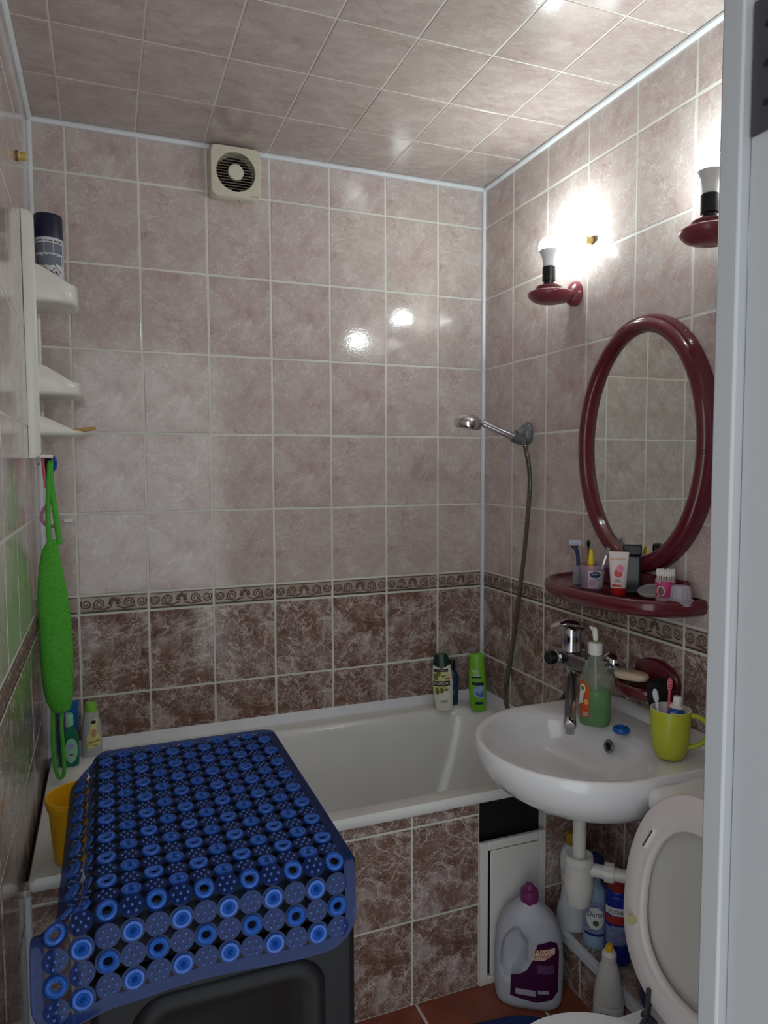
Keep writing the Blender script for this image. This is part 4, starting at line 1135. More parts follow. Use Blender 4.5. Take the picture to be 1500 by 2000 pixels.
b = thing('green_shampoo', 'lime green shampoo bottle in the corner of the bathtub', 'bottle', (1.492, -0.140, 0.5415), face_cam(1.492, -0.140))
b.rotation_euler = (0, math.radians(-2), face_cam(1.492, -0.140))
s3 = Shell([(0, 0.024, 0.015), (0.004, 0.0265, 0.017), (0.06, 0.0305, 0.019), (0.10, 0.031, 0.019), (0.15, 0.0285, 0.018), (0.185, 0.0255, 0.0165), (0.196, 0.024, 0.015), (0.199, 0.019, 0.012)], 2.5)
M_LIME = P('lime_plastic', S(116, 186, 46), 0.28)
s3.mesh(MB(), 36).build('body', M_LIME, b)
m = MB(); m.tube([s3.front(u, z, 0.0004) for u, z in ((-0.022, 0.180), (-0.010, 0.174), (0.006, 0.168), (0.014, 0.160))], 0.0010, 6); m.build('cap_line', P('lime_light', S(168, 220, 110), 0.3), b)
m = MB(); letters(m, 'Wash', -0.006, 0.142, 0.026, 0.011, s3.front, shear=0.15); letters(m, '&Go', -0.001, 0.1275, 0.022, 0.011, s3.front, shear=0.15); m.build('lettering', M_PAPER, b, smooth=0)
m = MB(); patch(m, rect(-0.019, 0.015, 0.1155, 0.121), s3.front, 3); patch(m, rect(-0.008, 0.022, 0.090, 0.101), s3.front, 3); patch(m, oval(-0.014, 0.097, 0.006, 0.006, 12), s3.front, 3, dense=False); patch(m, rect(-0.009, 0.017, 0.022, 0.031), s3.front, 3); m.build('dark_bands', P('band_navy', S(20, 34, 66), 0.4), b, smooth=0)
m = MB(); patch(m, [(0.022, 0.089), (0.004, 0.089), (-0.010, 0.082), (-0.016, 0.068), (-0.012, 0.054), (0.002, 0.045), (0.022, 0.044)], s3.front); m.build('picture', P('picture_pale_blue', S(150, 172, 220), 0.4), b, smooth=0)
m = MB(); patch(m, [(0.021, 0.075), (0.008, 0.062), (-0.008, 0.068), (-0.004, 0.055), (0.010, 0.049), (0.021, 0.050)], lambda u, z: s3.front(u, z, 0.0013)); m.build('picture_wave', P('picture_blue', S(84, 112, 186), 0.4), b, smooth=0)

# ---- bottles at the left end of the bath
b = thing('green_bottle', 'deep green bottle with mint cap under the hanging washcloth', 'bottle', (0.166, -0.115, 0.5415), face_cam(0.166, -0.115))
s4 = Shell([(0, 0.024, 0.017), (0.004, 0.0265, 0.019), (0.05, 0.0275, 0.0195), (0.085, 0.026, 0.019), (0.11, 0.017, 0.015), (0.118, 0.0135, 0.013)], 2.3)
s4.mesh(MB(), 32).build('body', P('deep_green_plastic', S(20, 112, 82), 0.25), b)
MB().lathe([(0.0135, 0.114), (0.0142, 0.118), (0.0142, 0.146), (0.0125, 0.150)], (0, 0, 0), 24).build('cap', P('mint_plastic', S(150, 216, 176), 0.35), b)
m = MB(); patch(m, oval(0.006, 0.048, 0.017, 0.036, 20), s4.front, 4, dense=False); m.build('label', P('label_mint', S(150, 206, 172), 0.4), b, smooth=0)
m = MB(); patch(m, oval(0.006, 0.060, 0.010, 0.007, 14), lambda u, z: s4.front(u, z, 0.0013), 3, dense=False); m.build('label_oval', P('label_lilac', S(150, 160, 210), 0.4), b, smooth=0)
m = MB(); patch(m, oval(0.006, 0.036, 0.006, 0.004, 10), lambda u, z: s4.front(u, z, 0.0013), 2, dense=False); m.build('label_herb', P('label_rust', S(150, 92, 62), 0.4), b, smooth=0)

b = thing('baby_shampoo', 'clear baby shampoo bottle with lime cap and yellow label', 'bottle', (0.226, -0.060, 0.5415), face_cam(0.226, -0.060))
s5 = Shell([(0, 0.025, 0.017), (0.004, 0.028, 0.019), (0.045, 0.029, 0.020), (0.09, 0.026, 0.019), (0.125, 0.021, 0.016), (0.137, 0.015, 0.014)], 2.3)
s5.mesh(MB(), 32).build('body', P('milky_plastic', S(186, 190, 192), 0.2), b)
MB().lathe([(0.0165, 0.134), (0.0165, 0.156), (0.015, 0.159)], (0, 0, 0), 26).build('cap', P('lime_cap', S(138, 204, 58), 0.35), b)
m = MB(); patch(m, [(-0.012, 0.022), (0.020, 0.032), (0.025, 0.050), (0.014, 0.078), (0.015, 0.116), (-0.001, 0.110), (-0.004, 0.080), (-0.014, 0.060)], s5.front); m.build('label', P('label_cream_yellow', S(232, 222, 140), 0.4), b, smooth=0)
m = MB(); patch(m, oval(0.006, 0.072, 0.0075, 0.012, 16), lambda u, z: s5.front(u, z, 0.0013), 3, dense=False); m.build('baby_face', P('label_skin', S(206, 152, 120), 0.5), b, smooth=0)
m = MB(); letters(m, 'Детский', 0.005, 0.046, 0.032, 0.011, lambda u, z: s5.front(u, z, 0.0014), slant=0.2); m.build('lettering', P('print_dark_red', S(120, 34, 34), 0.5), b, smooth=0)
m = MB(); patch(m, rect(0.000, 0.012, 0.100, 0.109), lambda u, z: s5.front(u, z, 0.0013), 2); patch(m, rect(0.0, 0.016, 0.034, 0.0355), lambda u, z: s5.front(u, z, 0.0013), 2); m.build('small_print', M_INK, b, smooth=0)

pk = MB().loft([[(0.128 - 0.002 * k, -0.030 + y0, 0.545 + 0.0), (0.186, -0.026 + y0, 0.545), (0.192, -0.014 + y0, 0.700), (0.135, -0.016 + y0, 0.690)] for k, y0 in ((0, -0.006), (1, 0.002))]).build('refill_pouch', mat('blue_foil', S(20, 108, 178), 0.3, bump=0.4, bscale=40), bevel=0.002)
tag(pk, 'blue refill pouch leaning in the corner behind the green bottle', 'pouch')

bk = thing('bucket', 'yellow plastic bucket on the left end of the bathtub', 'bucket', (0.212, -0.648, 0.5415))
M_YEL = P('yellow_plastic', S(226, 172, 30), 0.35)
MB().lathe([(0.052, 0.0), (0.054, 0.002), (0.0625, 0.120), (0.0665, 0.120), (0.0670, 0.128), (0.0690, 0.130), (0.0690, 0.141), (0.0670, 0.143), (0.0640, 0.142), (0.0615, 0.125), (0.052, 0.006)], (0, 0, 0), 48).build('tub', M_YEL, bk, smooth=30)

# ---- washing machine drain hose hooked over the bath rim
dh = MB().tube(catmull([(0.645, -0.727, 0.50), (0.668, -0.727, 0.555), (0.690, -0.715, 0.572), (0.706, -0.680, 0.574), (0.716, -0.655, 0.560), (0.720, -0.640, 0.530)], 6), 0.0125, 14).build('drain_hose', mat('grey_hose', S(168, 164, 156), 0.35))
tag(dh, 'short grey hose end hooked over the bathtub rim beside the mat', 'hose')

# ---- pump bottle, plug and mug on the sink
b = thing('soap_dispenser', 'clear pump bottle half full of green liquid soap on washbasin', 'soap bottle', (1.425, -0.862, 0.7465), face_cam(1.425, -0.862, -6))
s6 = Shell([(0, 0.034, 0.027), (0.003, 0.038, 0.030), (0.03, 0.0405, 0.031), (0.08, 0.040, 0.031), (0.115, 0.037, 0.029), (0.145, 0.029, 0.024), (0.168, 0.018, 0.017), (0.182, 0.0135, 0.0135)], 2.3)
s6.mesh(MB(), 36, cap0=True, cap1=False).build('shell', clear('clear_bottle_plastic', S(205, 212, 200), 0.80, 0.06, tint=S(238, 244, 234)), b)
s6.mesh(MB(), 36, zlim=0.088, inset=0.0018).build('liquid', clear('green_liquid', S(24, 150, 20), 0.15, 0.15, tint=S(60, 210, 50)), b)
MB().lathe([(0.0165, 0.178), (0.0175, 0.181), (0.0175, 0.205), (0.016, 0.208), (0.008, 0.209)], (0, 0, 0), 26).build('collar', M_WPLAST, b)
MB().lathe([(0.0055, 0.207), (0.0055, 0.216)], (0, 0, 0), 14).build('stem', P('pale_green_stem', S(120, 160, 70), 0.3), b)
MB().loft([[(0.0085 * k * math.cos(a) + dx, 0.0085 * k * math.sin(a), z) for a in np.linspace(0, 2 * math.pi, 16, endpoint=False)] for k, z, dx in ((0.75, 0.214, 0), (0.85, 0.228, -0.001), (0.9, 0.240, -0.002), (0.6, 0.247, -0.004))]).tube([(-0.003, 0, 0.238), (-0.012, 0, 0.246), (-0.015, 0, 0.247)], [0.006, 0.004, 0.003], 10).build('pump_head', M_WPLAST, b, smooth=50)
MB().tube([(0, 0, 0.178), (0.002, 0, 0.09), (0.006, 0, 0.01)], 0.0025, 8).build('dip_tube', clear('tube_plastic', S(210, 216, 210), 0.5), b)
m = MB(); patch(m, [(-0.038, 0.022), (-0.010, 0.022), (-0.010, 0.100), (-0.022, 0.112), (-0.034, 0.116)], lambda u, z: s6.front(u, z, 0.0009)); m.build('label', P('label_orange', S(206, 88, 34), 0.4), b, smooth=0)
m = MB(); patch(m, oval(-0.027, 0.094, 0.007, 0.012, 14), lambda u, z: s6.front(u, z, 0.0016), 3, dense=False); patch(m, [(-0.037, 0.050), (-0.026, 0.060), (-0.024, 0.084), (-0.034, 0.086)], lambda u, z: s6.front(u, z, 0.0016), 3); patch(m, rect(-0.026, -0.014, 0.027, 0.036), lambda u, z: s6.front(u, z, 0.0016), 3); m.build('label_white', M_PAPER, b, smooth=0)
m = MB(); patch(m, oval(-0.027, 0.095, 0.004, 0.006, 12), lambda u, z: s6.front(u, z, 0.0022), 2, dense=False); m.build('label_leaf', P('label_green', S(76, 140, 60), 0.4), b, smooth=0)
m = MB(); patch(m, oval(-0.018, 0.062, 0.006, 0.007, 12), lambda u, z: s6.front(u, z, 0.0016), 2, dense=False); m.build('label_flower', P('label_gold', S(226, 180, 90), 0.4), b, smooth=0)
m = MB()
for i in range(7): patch(m, rect(-0.0255 + i * 0.0017, -0.0247 + i * 0.0017, 0.0285, 0.0350), lambda u, z: s6.front(u, z, 0.0021), 1)
m.build('barcode', M_INK, b, smooth=0)

pg = MB().lathe([(0.017, 0.0), (0.0205, 0.004), (0.0205, 0.009), (0.018, 0.013), (0.010, 0.015), (0.004, 0.0155), (0.003, 0.021), (0.001, 0.022)], (0, 0, 0), 30).build('sink_plug', P('blue_rubber', S(22, 92, 180), 0.4))
pg.location = (1.447, -0.936, 0.7455)
tag(pg, 'bright blue rubber sink plug beside the green soap bottle', 'sink plug')

mg = thing('mug', 'yellow-green mug with toothbrushes at the right end of washbasin', 'mug', (1.452, -1.092, 0.7460), face_cam(1.452, -1.092))
M_LIMEM = mat('mug_glaze', S(178, 186, 52), 0.35)
MB().lathe([(0.028, 0.0), (0.030, 0.002), (0.037, 0.018), (0.0415, 0.05), (0.0435, 0.108), (0.0430, 0.1095)], (0, 0, 0), 44, cap1=False).build('body', M_LIMEM, mg)
MB().lathe([(0.0430, 0.1095), (0.0415, 0.1098), (0.0400, 0.05), (0.034, 0.012), (0.002, 0.010)], (0, 0, 0), 44, cap0=False).build('inside', M_PAPER, mg)
MB().tube(catmull([(0.040, 0.0, 0.098), (0.058, 0.0, 0.096), (0.074, 0.0, 0.084), (0.079, 0.0, 0.066), (0.072, 0.0, 0.046), (0.056, 0.0, 0.032), (0.038, 0.0, 0.025)], 6), 0.0058, 12).build('handle', M_LIMEM, mg)
def toothbrush(name, label, base, tip, hm, bristle):
    t = thing(name, label, 'toothbrush', base)
    d = Vector(tip) - Vector(base); L = d.length; u = d.normalized()
    MB().tube([Vector((0, 0, 0)), u * L * 0.5, u * L * 0.78, u * L], [0.0045, 0.0042, 0.0028, 0.0030], 10).build('handle', hm, t)
    toc = (CAM - Vector(tip)); toc = (toc - u * toc.dot(u)).normalized(); sd_ = u.cross(toc)
    hp = [u * (L + q) for q in (0.0, 0.006, 0.020, 0.028)]
    MB().tube(hp, [0.0035, 0.0062, 0.0065, 0.003], 12).build('head', hm, t)
    m = MB()
    for i in range(4):
        for j in (-1, 0, 1):
            c = u * (L + 0.005 + i * 0.006) + sd_ * (j * 0.0034)
            m.tube([c + toc * 0.004, c + toc * 0.013], 0.0013, 6)
    m.build('bristles', bristle, t)
    return t
toothbrush('toothbrush', 'pink toothbrush standing in the yellow-green mug', (1.462, -1.072, 0.766), (1.478, -1.060, 0.884), P('pink_brush', S(222, 96, 122), 0.35), P('bristle_pink', S(230, 150, 160), 0.6))
toothbrush('toothbrush', 'white toothbrush leaning at the left side of the mug', (1.434, -1.092, 0.768), (1.428, -1.074, 0.868), P('white_brush', S(222, 224, 226), 0.3), P('bristle_white', S(220, 224, 230), 0.6))
tp = thing('toothpaste', 'blue toothpaste tube with white cap standing in the mug', 'toothpaste', (1.457, -1.092, 0.758), face_cam(1.46, -1.108))
tp.rotation_euler = (math.radians(-3), math.radians(5), face_cam(1.46, -1.108))
MB().loft([superellipse(0, 0, rx, ry, 2, z, 28) for z, rx, ry in ((0, 0.019, 0.002), (0.05, 0.018, 0.011), (0.090, 0.017, 0.016), (0.096, 0.013, 0.013), (0.101, 0.007, 0.007))]).build('tube', P('paste_blue', S(38, 82, 168), 0.3), tp)
m = MB(); patch(m, rect(-0.012, 0.0, 0.070, 0.090), lambda u, z: (u, -0.0172, z), 1); m.build('print', P('paste_print', S(190, 200, 226), 0.4), tp, smooth=0)
MB().lathe([(0.0155, 0.098), (0.0155, 0.102), (0.0098, 0.104), (0.0090, 0.122), (0.0078, 0.124)], (0, 0, 0), 26).build('cap', M_WPLAST, tp)

# ---- things on the burgundy shelf (its floor is at 1.0725)
ZS = 1.0728
rz_ = thing('razor', 'dark blue disposable razor standing at the left end of shelf', 'razor', (1.496, -0.688, ZS), face_cam(1.496, -0.688))
M_RAZ = P('razor_blue', S(34, 46, 98), 0.3)
MB().tube(catmull([(0.002, 0, 0.001), (0.003, 0, 0.03), (0.002, 0.0, 0.06), (0.0, 0.0, 0.085), (-0.008, -0.002, 0.104)], 6), 0.0052, 10, flat=0.7).build('handle', M_RAZ, rz_)
MB().loft([[(-0.008 + w * math.cos(a) * 0.010, -0.002 + 0.003 * math.sin(a), z) for a in np.linspace(0, 2 * math.pi, 12, endpoint=False)] for z, w in ((0.098, 0.6), (0.104, 1.0), (0.112, 1.2))]).build('neck', M_BLACKP, rz_)
MB().box((-0.023, -0.006, 0.106), (0.010, 0.003, 0.122)).build('blade_guard', clear('guard_plastic', S(190, 195, 215), 0.45), rz_, bevel=0.001)
ht = MB().lathe([(0.0135, 0.0), (0.0140, 0.001), (0.0140, 0.052), (0.0130, 0.052), (0.0130, 0.002)], (0, 0, 0), 24).build('clear_tube', clear('clear_holder', S(200, 206, 220), 0.72, 0.08))
ht.location = (1.4975, -0.6885, ZS - 0.0002)
tag(ht, 'small clear plastic holder around the razor handle', 'holder')

ac = thing('cotton_pad_cup', 'clear plastic cup with a white and pink printed label on shelf', 'cup', (1.490, -0.762, ZS), face_cam(1.490, -0.762))
s7 = Shell([(0, 0.026, 0.026), (0.002, 0.028, 0.028), (0.064, 0.034, 0.034)], 2.0, smooth=False)
m = MB(); s7.mesh(m, 40, cap1=False); m.build('cup', clear('cup_plastic', S(206, 196, 214), 0.55, 0.1, tint=S(232, 220, 236)), ac)
m = MB(); patch(m, [(-0.012, 0.004), (0.026, 0.004), (0.031, 0.050), (-0.012, 0.050)], s7.front); m.build('label', P('label_white_lilac', S(208, 200, 210), 0.4), ac, smooth=0)
m = MB(); patch(m, oval(0.007, 0.040, 0.0135, 0.0085, 20), lambda u, z: s7.front(u, z, 0.0014), 4, dense=False); m.build('brand_oval', P('logo_navy', S(24, 40, 96), 0.4), ac, smooth=0)
m = MB(); letters(m, 'AURA', 0.007, 0.0415, 0.020, 0.0052, lambda u, z: s7.front(u, z, 0.0020)); patch(m, [(0.005, 0.0355), (0.007, 0.0335), (0.009, 0.0355)], lambda u, z: s7.front(u, z, 0.002), 1); m.build('brand_lettering', M_PAPER, ac, smooth=0)
m = MB(); letters(m, 'Pure Cotton', 0.007, 0.026, 0.028, 0.006, lambda u, z: s7.front(u, z, 0.0014), shear=0.3, slant=0.15); m.build('script', P('print_slate', S(96, 90, 120), 0.5), ac, smooth=0)
m = MB()
for i, z in enumerate((0.020, 0.016, 0.012)): patch(m, rect(-0.009, 0.010 - 0.002 * i, z - 0.0012, z + 0.0012), lambda u, z: s7.front(u, z, 0.0014), 2)
m.build('pink_lines', P('print_pink', S(206, 130, 160), 0.5), ac, smooth=0)
def leaner(name, label, cat, off, lean_x, lean_y=0.0, rzx=0.0):
    t = thing(name, label, cat, (1.490 + off[0], -0.762 + off[1], ZS + off[2]))
    t.rotation_euler = (math.radians(lean_y), math.radians(lean_x), face_cam(1.49, -0.762) + rzx)
    return t
g = leaner('glue_tube', 'small tube with pointed yellow cap standing in the printed cup', 'tube', (-0.012, -0.006, 0.004), 1)
MB().lathe([(0.008, 0.0), (0.0095, 0.003), (0.0095, 0.058), (0.007, 0.062)], (0, 0, 0), 20).build('body', P('orange_tube', S(232, 150, 60), 0.35), g)
MB().lathe([(0.0088, 0.062), (0.0088, 0.066), (0.0060, 0.088), (0.0034, 0.101), (0.001, 0.102)], (0, 0, 0), 20).build('cap', P('yellow_cap', S(232, 204, 30), 0.3), g)
g = leaner('nail_file', 'grey metal nail file leaning to the right in the cup', 'nail file', (0.004, -0.010, 0.003), 16)
MB().box((-0.0055, -0.001, 0), (0.0055, 0.001, 0.112)).build('blade', mat('file_metal', S(140, 130, 122), 0.45, metal=0.5, bump=0.4, bscale=600), g, bevel=0.0008)
MB().box((-0.0028, -0.0016, 0.01), (0.0028, 0.0016, 0.09)).build('ridge', M_CHROMED, g, bevel=0.0005)
g = leaner('comb', 'brown flat comb standing at the back of the printed cup', 'comb', (-0.010, 0.014, 0.003), -3)
MB().box((-0.008, -0.0012, 0), (0.008, 0.0012, 0.106)).build('spine', P('brown_plastic', S(122, 88, 78), 0.35), g, bevel=0.001)
m = MB()
for i in range(18): m.box((0.008, -0.0008, 0.02 + i * 0.0045), (0.014, 0.0008, 0.0222 + i * 0.0045))
m.build('teeth', P('brown_plastic', S(122, 88, 78), 0.35), g, smooth=0)
g = thing('black_brush', 'thin black brush standing behind the razor', 'brush', (1.520, -0.700, ZS))
MB().tube([(0, 0, 0), (0.002, 0.0, 0.06), (0.004, 0.002, 0.104)], [0.003, 0.003, 0.0025], 8).build('handle', M_BLACKP, g)
MB().sphere((0.0045, 0.002, 0.112), (0.005, 0.005, 0.010), 10, 8).build('head', M_BLACKP, g)

ct = thing('cream_tube', 'white cream tube with red cap standing on the burgundy shelf', 'tube', (1.488, -0.868, ZS), face_cam(1.488, -0.868))
s8 = Shell([(0.018, 0.0195, 0.0150), (0.03, 0.0200, 0.0145), (0.07, 0.0225, 0.008), (0.100, 0.0240, 0.0025), (0.110, 0.0245, 0.0012)], 2.2)
s8.mesh(MB(), 32).build('body', P('tube_white', S(226, 214, 214), 0.35), ct)
MB().lathe([(0.0165, 0.0), (0.0170, 0.001), (0.0190, 0.018), (0.017, 0.019)], (0, 0, 0), 30).build('cap', P('red_cap', S(196, 34, 34), 0.35), ct)
m = MB(); patch(m, oval(-0.001, 0.056, 0.010, 0.011, 16), s8.front, 3, dense=False); m.build('berry_red', P('print_berry', S(212, 70, 64), 0.45), ct, smooth=0)
m = MB(); patch(m, oval(0.003, 0.068, 0.0085, 0.010, 16), lambda u, z: s8.front(u, z, 0.0012), 3, dense=False); m.build('berry_pink', P('print_pink_soft', S(226, 130, 160), 0.45), ct, smooth=0)
m = MB(); letters(m, 'Земляничка', -0.002, 0.0925, 0.038, 0.0075, s8.front); m.build('lettering', P('print_orange', S(226, 158, 40), 0.45), ct, smooth=0)
m = MB(); patch(m, rect(-0.015, 0.006, 0.0225, 0.0275), s8.front, 2); m.build('red_band', P('red_cap', S(196, 34, 34), 0.35), ct, smooth=0)
m = MB(); patch(m, rect(-0.010, 0.002, 0.039, 0.0402), s8.front, 2); patch(m, rect(-0.013, 0.006, 0.0355, 0.0368), s8.front, 2); patch(m, rect(-0.009, 0.001, 0.0322, 0.0332), s8.front, 2); m.build('small_print', M_INK, ct, smooth=0)

bf = thing('black_flask', 'flat black bottle standing behind the white cream tube', 'bottle', (1.530, -0.868, ZS), face_cam(1.530, -0.868))
MB().box((-0.021, -0.008, 0), (0.021, 0.008, 0.098)).build('body', P('smoky_plastic', S(46, 46, 52), 0.2), bf, bevel=0.005, seg=3)
MB().box((-0.023, -0.009, 0.098), (0.023, 0.009, 0.126)).build('cap', M_BLACKP, bf, bevel=0.004, seg=3)

ld = MB().lathe([(0.031, -0.003), (0.033, 0.0), (0.033, 0.004), (0.031, 0.005), (0.029, 0.002)], (0, 0, 0), 36).build('clear_saucer', clear('lid_plastic', S(206, 204, 208), 0.55, 0.12))
ld.location = (1.545, -0.922, ZS + 0.014); ld.rotation_euler = (math.radians(8), math.radians(-16), 0)
tag(ld, 'round clear plastic lid lying at the back of the shelf', 'lid')

sb = thing('cotton_swabs', 'pink tub of white cotton swabs on the burgundy shelf', 'cotton swabs', (1.538, -0.976, ZS), face_cam(1.538, -0.976))
s9 = Shell([(0, 0.0215, 0.0215), (0.003, 0.0225, 0.0225), (0.052, 0.0235, 0.0235)], 2.0, smooth=False)
m = MB(); s9.mesh(m, 36); m.build('tub', clear('tub_clear', S(226, 214, 222), 0.3, 0.2), sb)
m = MB(); patch(m, [(-0.021, 0.010), (0.021, 0.010), (0.0222, 0.050), (-0.0222, 0.050)], s9.front); m.build('label', P('label_magenta', S(196, 66, 128), 0.4), sb, smooth=0)
m = MB(); patch(m, oval(-0.010, 0.026, 0.009, 0.013, 16), lambda u, z: s9.front(u, z, 0.0013), 3, dense=False); m.build('portrait_oval', M_PAPER, sb, smooth=0)
m = MB(); patch(m, oval(-0.010, 0.026, 0.007, 0.011, 14), lambda u, z: s9.front(u, z, 0.0018), 3, dense=False); m.build('portrait', P('portrait_dark', S(140, 100, 96), 0.5), sb, smooth=0)
swab = MB().tube([(0, 0, 0), (0, 0, 0.058)], 0.0012, 6).tube([(0, 0, 0.056), (0, 0, 0.060), (0, 0, 0.068), (0, 0, 0.072)], [0.0012, 0.0026, 0.0027, 0.0014], 8, mi=1).mesh('swab', [P('swab_stick', S(206, 198, 180), 0.5), P('cotton', S(238, 238, 236), 0.9)])
k = 0
for rr_, n_ in ((0.019, 20), (0.0125, 13), (0.006, 6)):
    for i in range(n_):
        a = 2 * math.pi * (i + 0.5 * (rr_ < 0.015)) / n_
        link('swab', swab, sb, Matrix.Translation((rr_ * math.cos(a), rr_ * math.sin(a), 0.003 + random.uniform(0, 0.003))))

pc = thing('plastic_cups', 'upturned clear plastic cups stacked on the right end of shelf', 'cups', (1.536, -1.0285, ZS))
M_CUPC = clear('cup_clear_lilac', S(204, 198, 210), 0.35, 0.15)
for k, z in enumerate((0.0, 0.005, 0.010)):
    MB().lathe([(0.0275, z), (0.0285, z + 0.001), (0.0285, z + 0.0035), (0.026, z + 0.0045)], (0, 0, 0), 36, cap0=False, cap1=False).build('rim', M_CUPC, pc)
wav = lambda r, z, d: [((r + d * math.cos(14 * a)) * math.cos(a), (r + d * math.cos(14 * a)) * math.sin(a), z) for a in np.linspace(0, 2 * math.pi, 84, endpoint=False)]
MB().loft([wav(0.0240, 0.0145, 0.0006), wav(0.0215, 0.040, 0.0008), wav(0.0200, 0.044, 0.0002), wav(0.014, 0.0455, 0)], False, True).build('cup', M_CUPC, pc, smooth=60)

# ---- detergent jug on the floor
jg = thing('detergent_jug', 'grey-white detergent jug with purple cap standing against the hatch', 'jug', (1.284, -0.790, 0.0), math.radians(-34))
jg.scale = (1, 1, 0.955)
def jug_ring(z):
    xs = np.interp(z, [0, 0.008, 0.03, 0.12, 0.20, 0.245, 0.27, 0.285], [0.075, 0.083, 0.087, 0.089, 0.084, 0.066, 0.042, 0.024])
    ys = np.interp(z, [0, 0.008, 0.03, 0.20, 0.245, 0.27, 0.285], [0.038, 0.044, 0.047, 0.046, 0.038, 0.028, 0.022])
    return xs, ys
jz = list(np.linspace(0, 0.02, 4)) + list(np.linspace(0.03, 0.285, 28))
JN = 72
hole = lambda u, z: ((u + 0.040 + (z - 0.15) * -0.12) / 0.026) ** 2 + ((z - 0.152) / 0.058) ** 2
def jug_pt(u_rx, z, a):
    rx, ry = u_rx
    c, s = math.cos(a), math.sin(a)
    x = rx * math.copysign(abs(c) ** 0.75, c); y = ry * math.copysign(abs(s) ** 0.75, s)
    h = hole(x, z)
    if h < 1.6:                      # hand grip: deep dimple from both faces
        k = min(1.0, max(0.0, (1.6 - h) / 0.75)); k = k * k * (3 - 2 * k)
        y *= (1 - 0.88 * k)
    return (x, y, z)
M_JUG = mat('jug_plastic', S(182, 184, 194), 0.4)
MB().loft([[jug_pt(jug_ring(z), z, 2 * math.pi * j / JN) for j in range(JN)] for z in jz]).build('body', M_JUG, jg, smooth=60)
MB().lathe([(0.0225, 0.278), (0.0235, 0.282), (0.0235, 0.306), (0.0215, 0.314), (0.0125, 0.316), (0.0115, 0.326), (0.009, 0.329)], (0, 0, 0), 28).build('cap', P('purple_cap', S(122, 44, 104), 0.4), jg)
def jsurf(off):
    def f(u, z):
        rx, ry = jug_ring(z)
        t = min(abs(u) / rx, 0.99)
        return (u, -ry * (1 - t ** (2 / 0.75)) ** 0.375 - off, z)
    return f
m = MB(); patch(m, [(-0.046, 0.040), (0.020, 0.030), (0.060, 0.040), (0.074, 0.060), (0.076, 0.17), (0.070, 0.195), (0.055, 0.203), (0.022, 0.192), (0.012, 0.150), (-0.004, 0.118), (-0.022, 0.104), (-0.044, 0.098)], jsurf(0.001), 7); m.build('label', P('label_plum', S(66, 16, 58), 0.35), jg, smooth=0)
m = MB(); patch(m, [(0.008, 0.148), (0.040, 0.150), (0.066, 0.168), (0.066, 0.184), (0.018, 0.176)], jsurf(0.0018), 4); m.build('name_flash', P('flash_cream', S(232, 206, 186), 0.4), jg, smooth=0)
m = MB(); letters(m, 'Maxi', 0.034, 0.1745, 0.036, 0.012, jsurf(0.0026), slant=0.18); letters(m, 'POWER', 0.038, 0.1600, 0.048, 0.011, jsurf(0.0026), slant=0.18); m.build('lettering', P('print_brick_red', S(170, 44, 28), 0.5), jg, smooth=0)
m = MB(); patch(m, rect(-0.032, 0.018, 0.048, 0.064), jsurf(0.0018), 3); patch(m, rect(0.024, 0.052, 0.056, 0.066), jsurf(0.0018), 3); m.build('info_boxes', mat('print_box_grey', S(176, 172, 182), 0.5, vary=0.5, vscale=700), jg, smooth=0)
m = MB(); patch(m, rect(0.022, 0.064, 0.112, 0.136), jsurf(0.0018), 3); m.build('info_panel', mat('print_box_mauve', S(104, 68, 108), 0.5, vary=0.5, vscale=500), jg, smooth=0)

# ---- bottles on the ledge
ZL = 0.1325
b = thing('bleach_bottle', 'white cleaner bottle with yellow cap on the ledge behind the trap', 'bottle', (1.447, -0.748, ZL), face_cam(1.447, -0.748))
s10 = Shell([(0, 0.034, 0.026), (0.004, 0.038, 0.029), (0.05, 0.038, 0.029), (0.09, 0.028, 0.026), (0.14, 0.028, 0.026), (0.19, 0.032, 0.027), (0.22, 0.026, 0.024), (0.238, 0.014, 0.014)], 2.4)
s10.mesh(MB(), 32).build('body', P('bleach_white', S(216, 220, 226), 0.35), b)
MB().lathe([(0.0165, 0.235), (0.0165, 0.262), (0.013, 0.268)], (0, 0, 0), 22).build('cap', P('dull_yellow_cap', S(172, 132, 40), 0.4), b)
m = MB(); letters(m, 'БЕЛКО', -0.006, 0.166, 0.040, 0.013, s10.front); m.build('lettering', M_INK, b, smooth=0)
m = MB()
for cu, cz, a_, b_ in ((-0.014, 0.146, 0.006, 0.006), (-0.018, 0.132, 0.005, 0.010), (-0.012, 0.122, 0.004, 0.010)): patch(m, oval(cu, cz, a_, b_, 12), s10.front, 2, dense=False)
m.build('flower_print', P('print_flame', S(206, 126, 40), 0.5), b, smooth=0)

b = thing('pale_blue_cleaner', 'pale blue patterned cleaner bottle with blue cap on the ledge', 'bottle', (1.466, -0.826, ZL), face_cam(1.466, -0.826))
s11 = Shell([(0, 0.028, 0.026), (0.003, 0.031, 0.028), (0.05, 0.031, 0.028), (0.125, 0.030, 0.027), (0.15, 0.024, 0.022), (0.165, 0.014, 0.014), (0.20, 0.013, 0.013)], 2.2)
s11.mesh(MB(), 32).build('body', P('pale_blue_plastic', S(148, 178, 204), 0.3), b)
MB().lathe([(0.017, 0.198), (0.019, 0.204), (0.019, 0.232), (0.015, 0.240)], (0, 0, 0), 22).build('cap', P('royal_blue_cap', S(28, 44, 120), 0.4), b)
m = MB(); patch(m, [(-0.0295, 0.040), (0.0295, 0.040), (0.0290, 0.128), (-0.0290, 0.128)], s11.front); m.build('label', mat('pattern_blue_white', S(150, 162, 200), 0.4, vary=0.7, vscale=260), b, smooth=0)
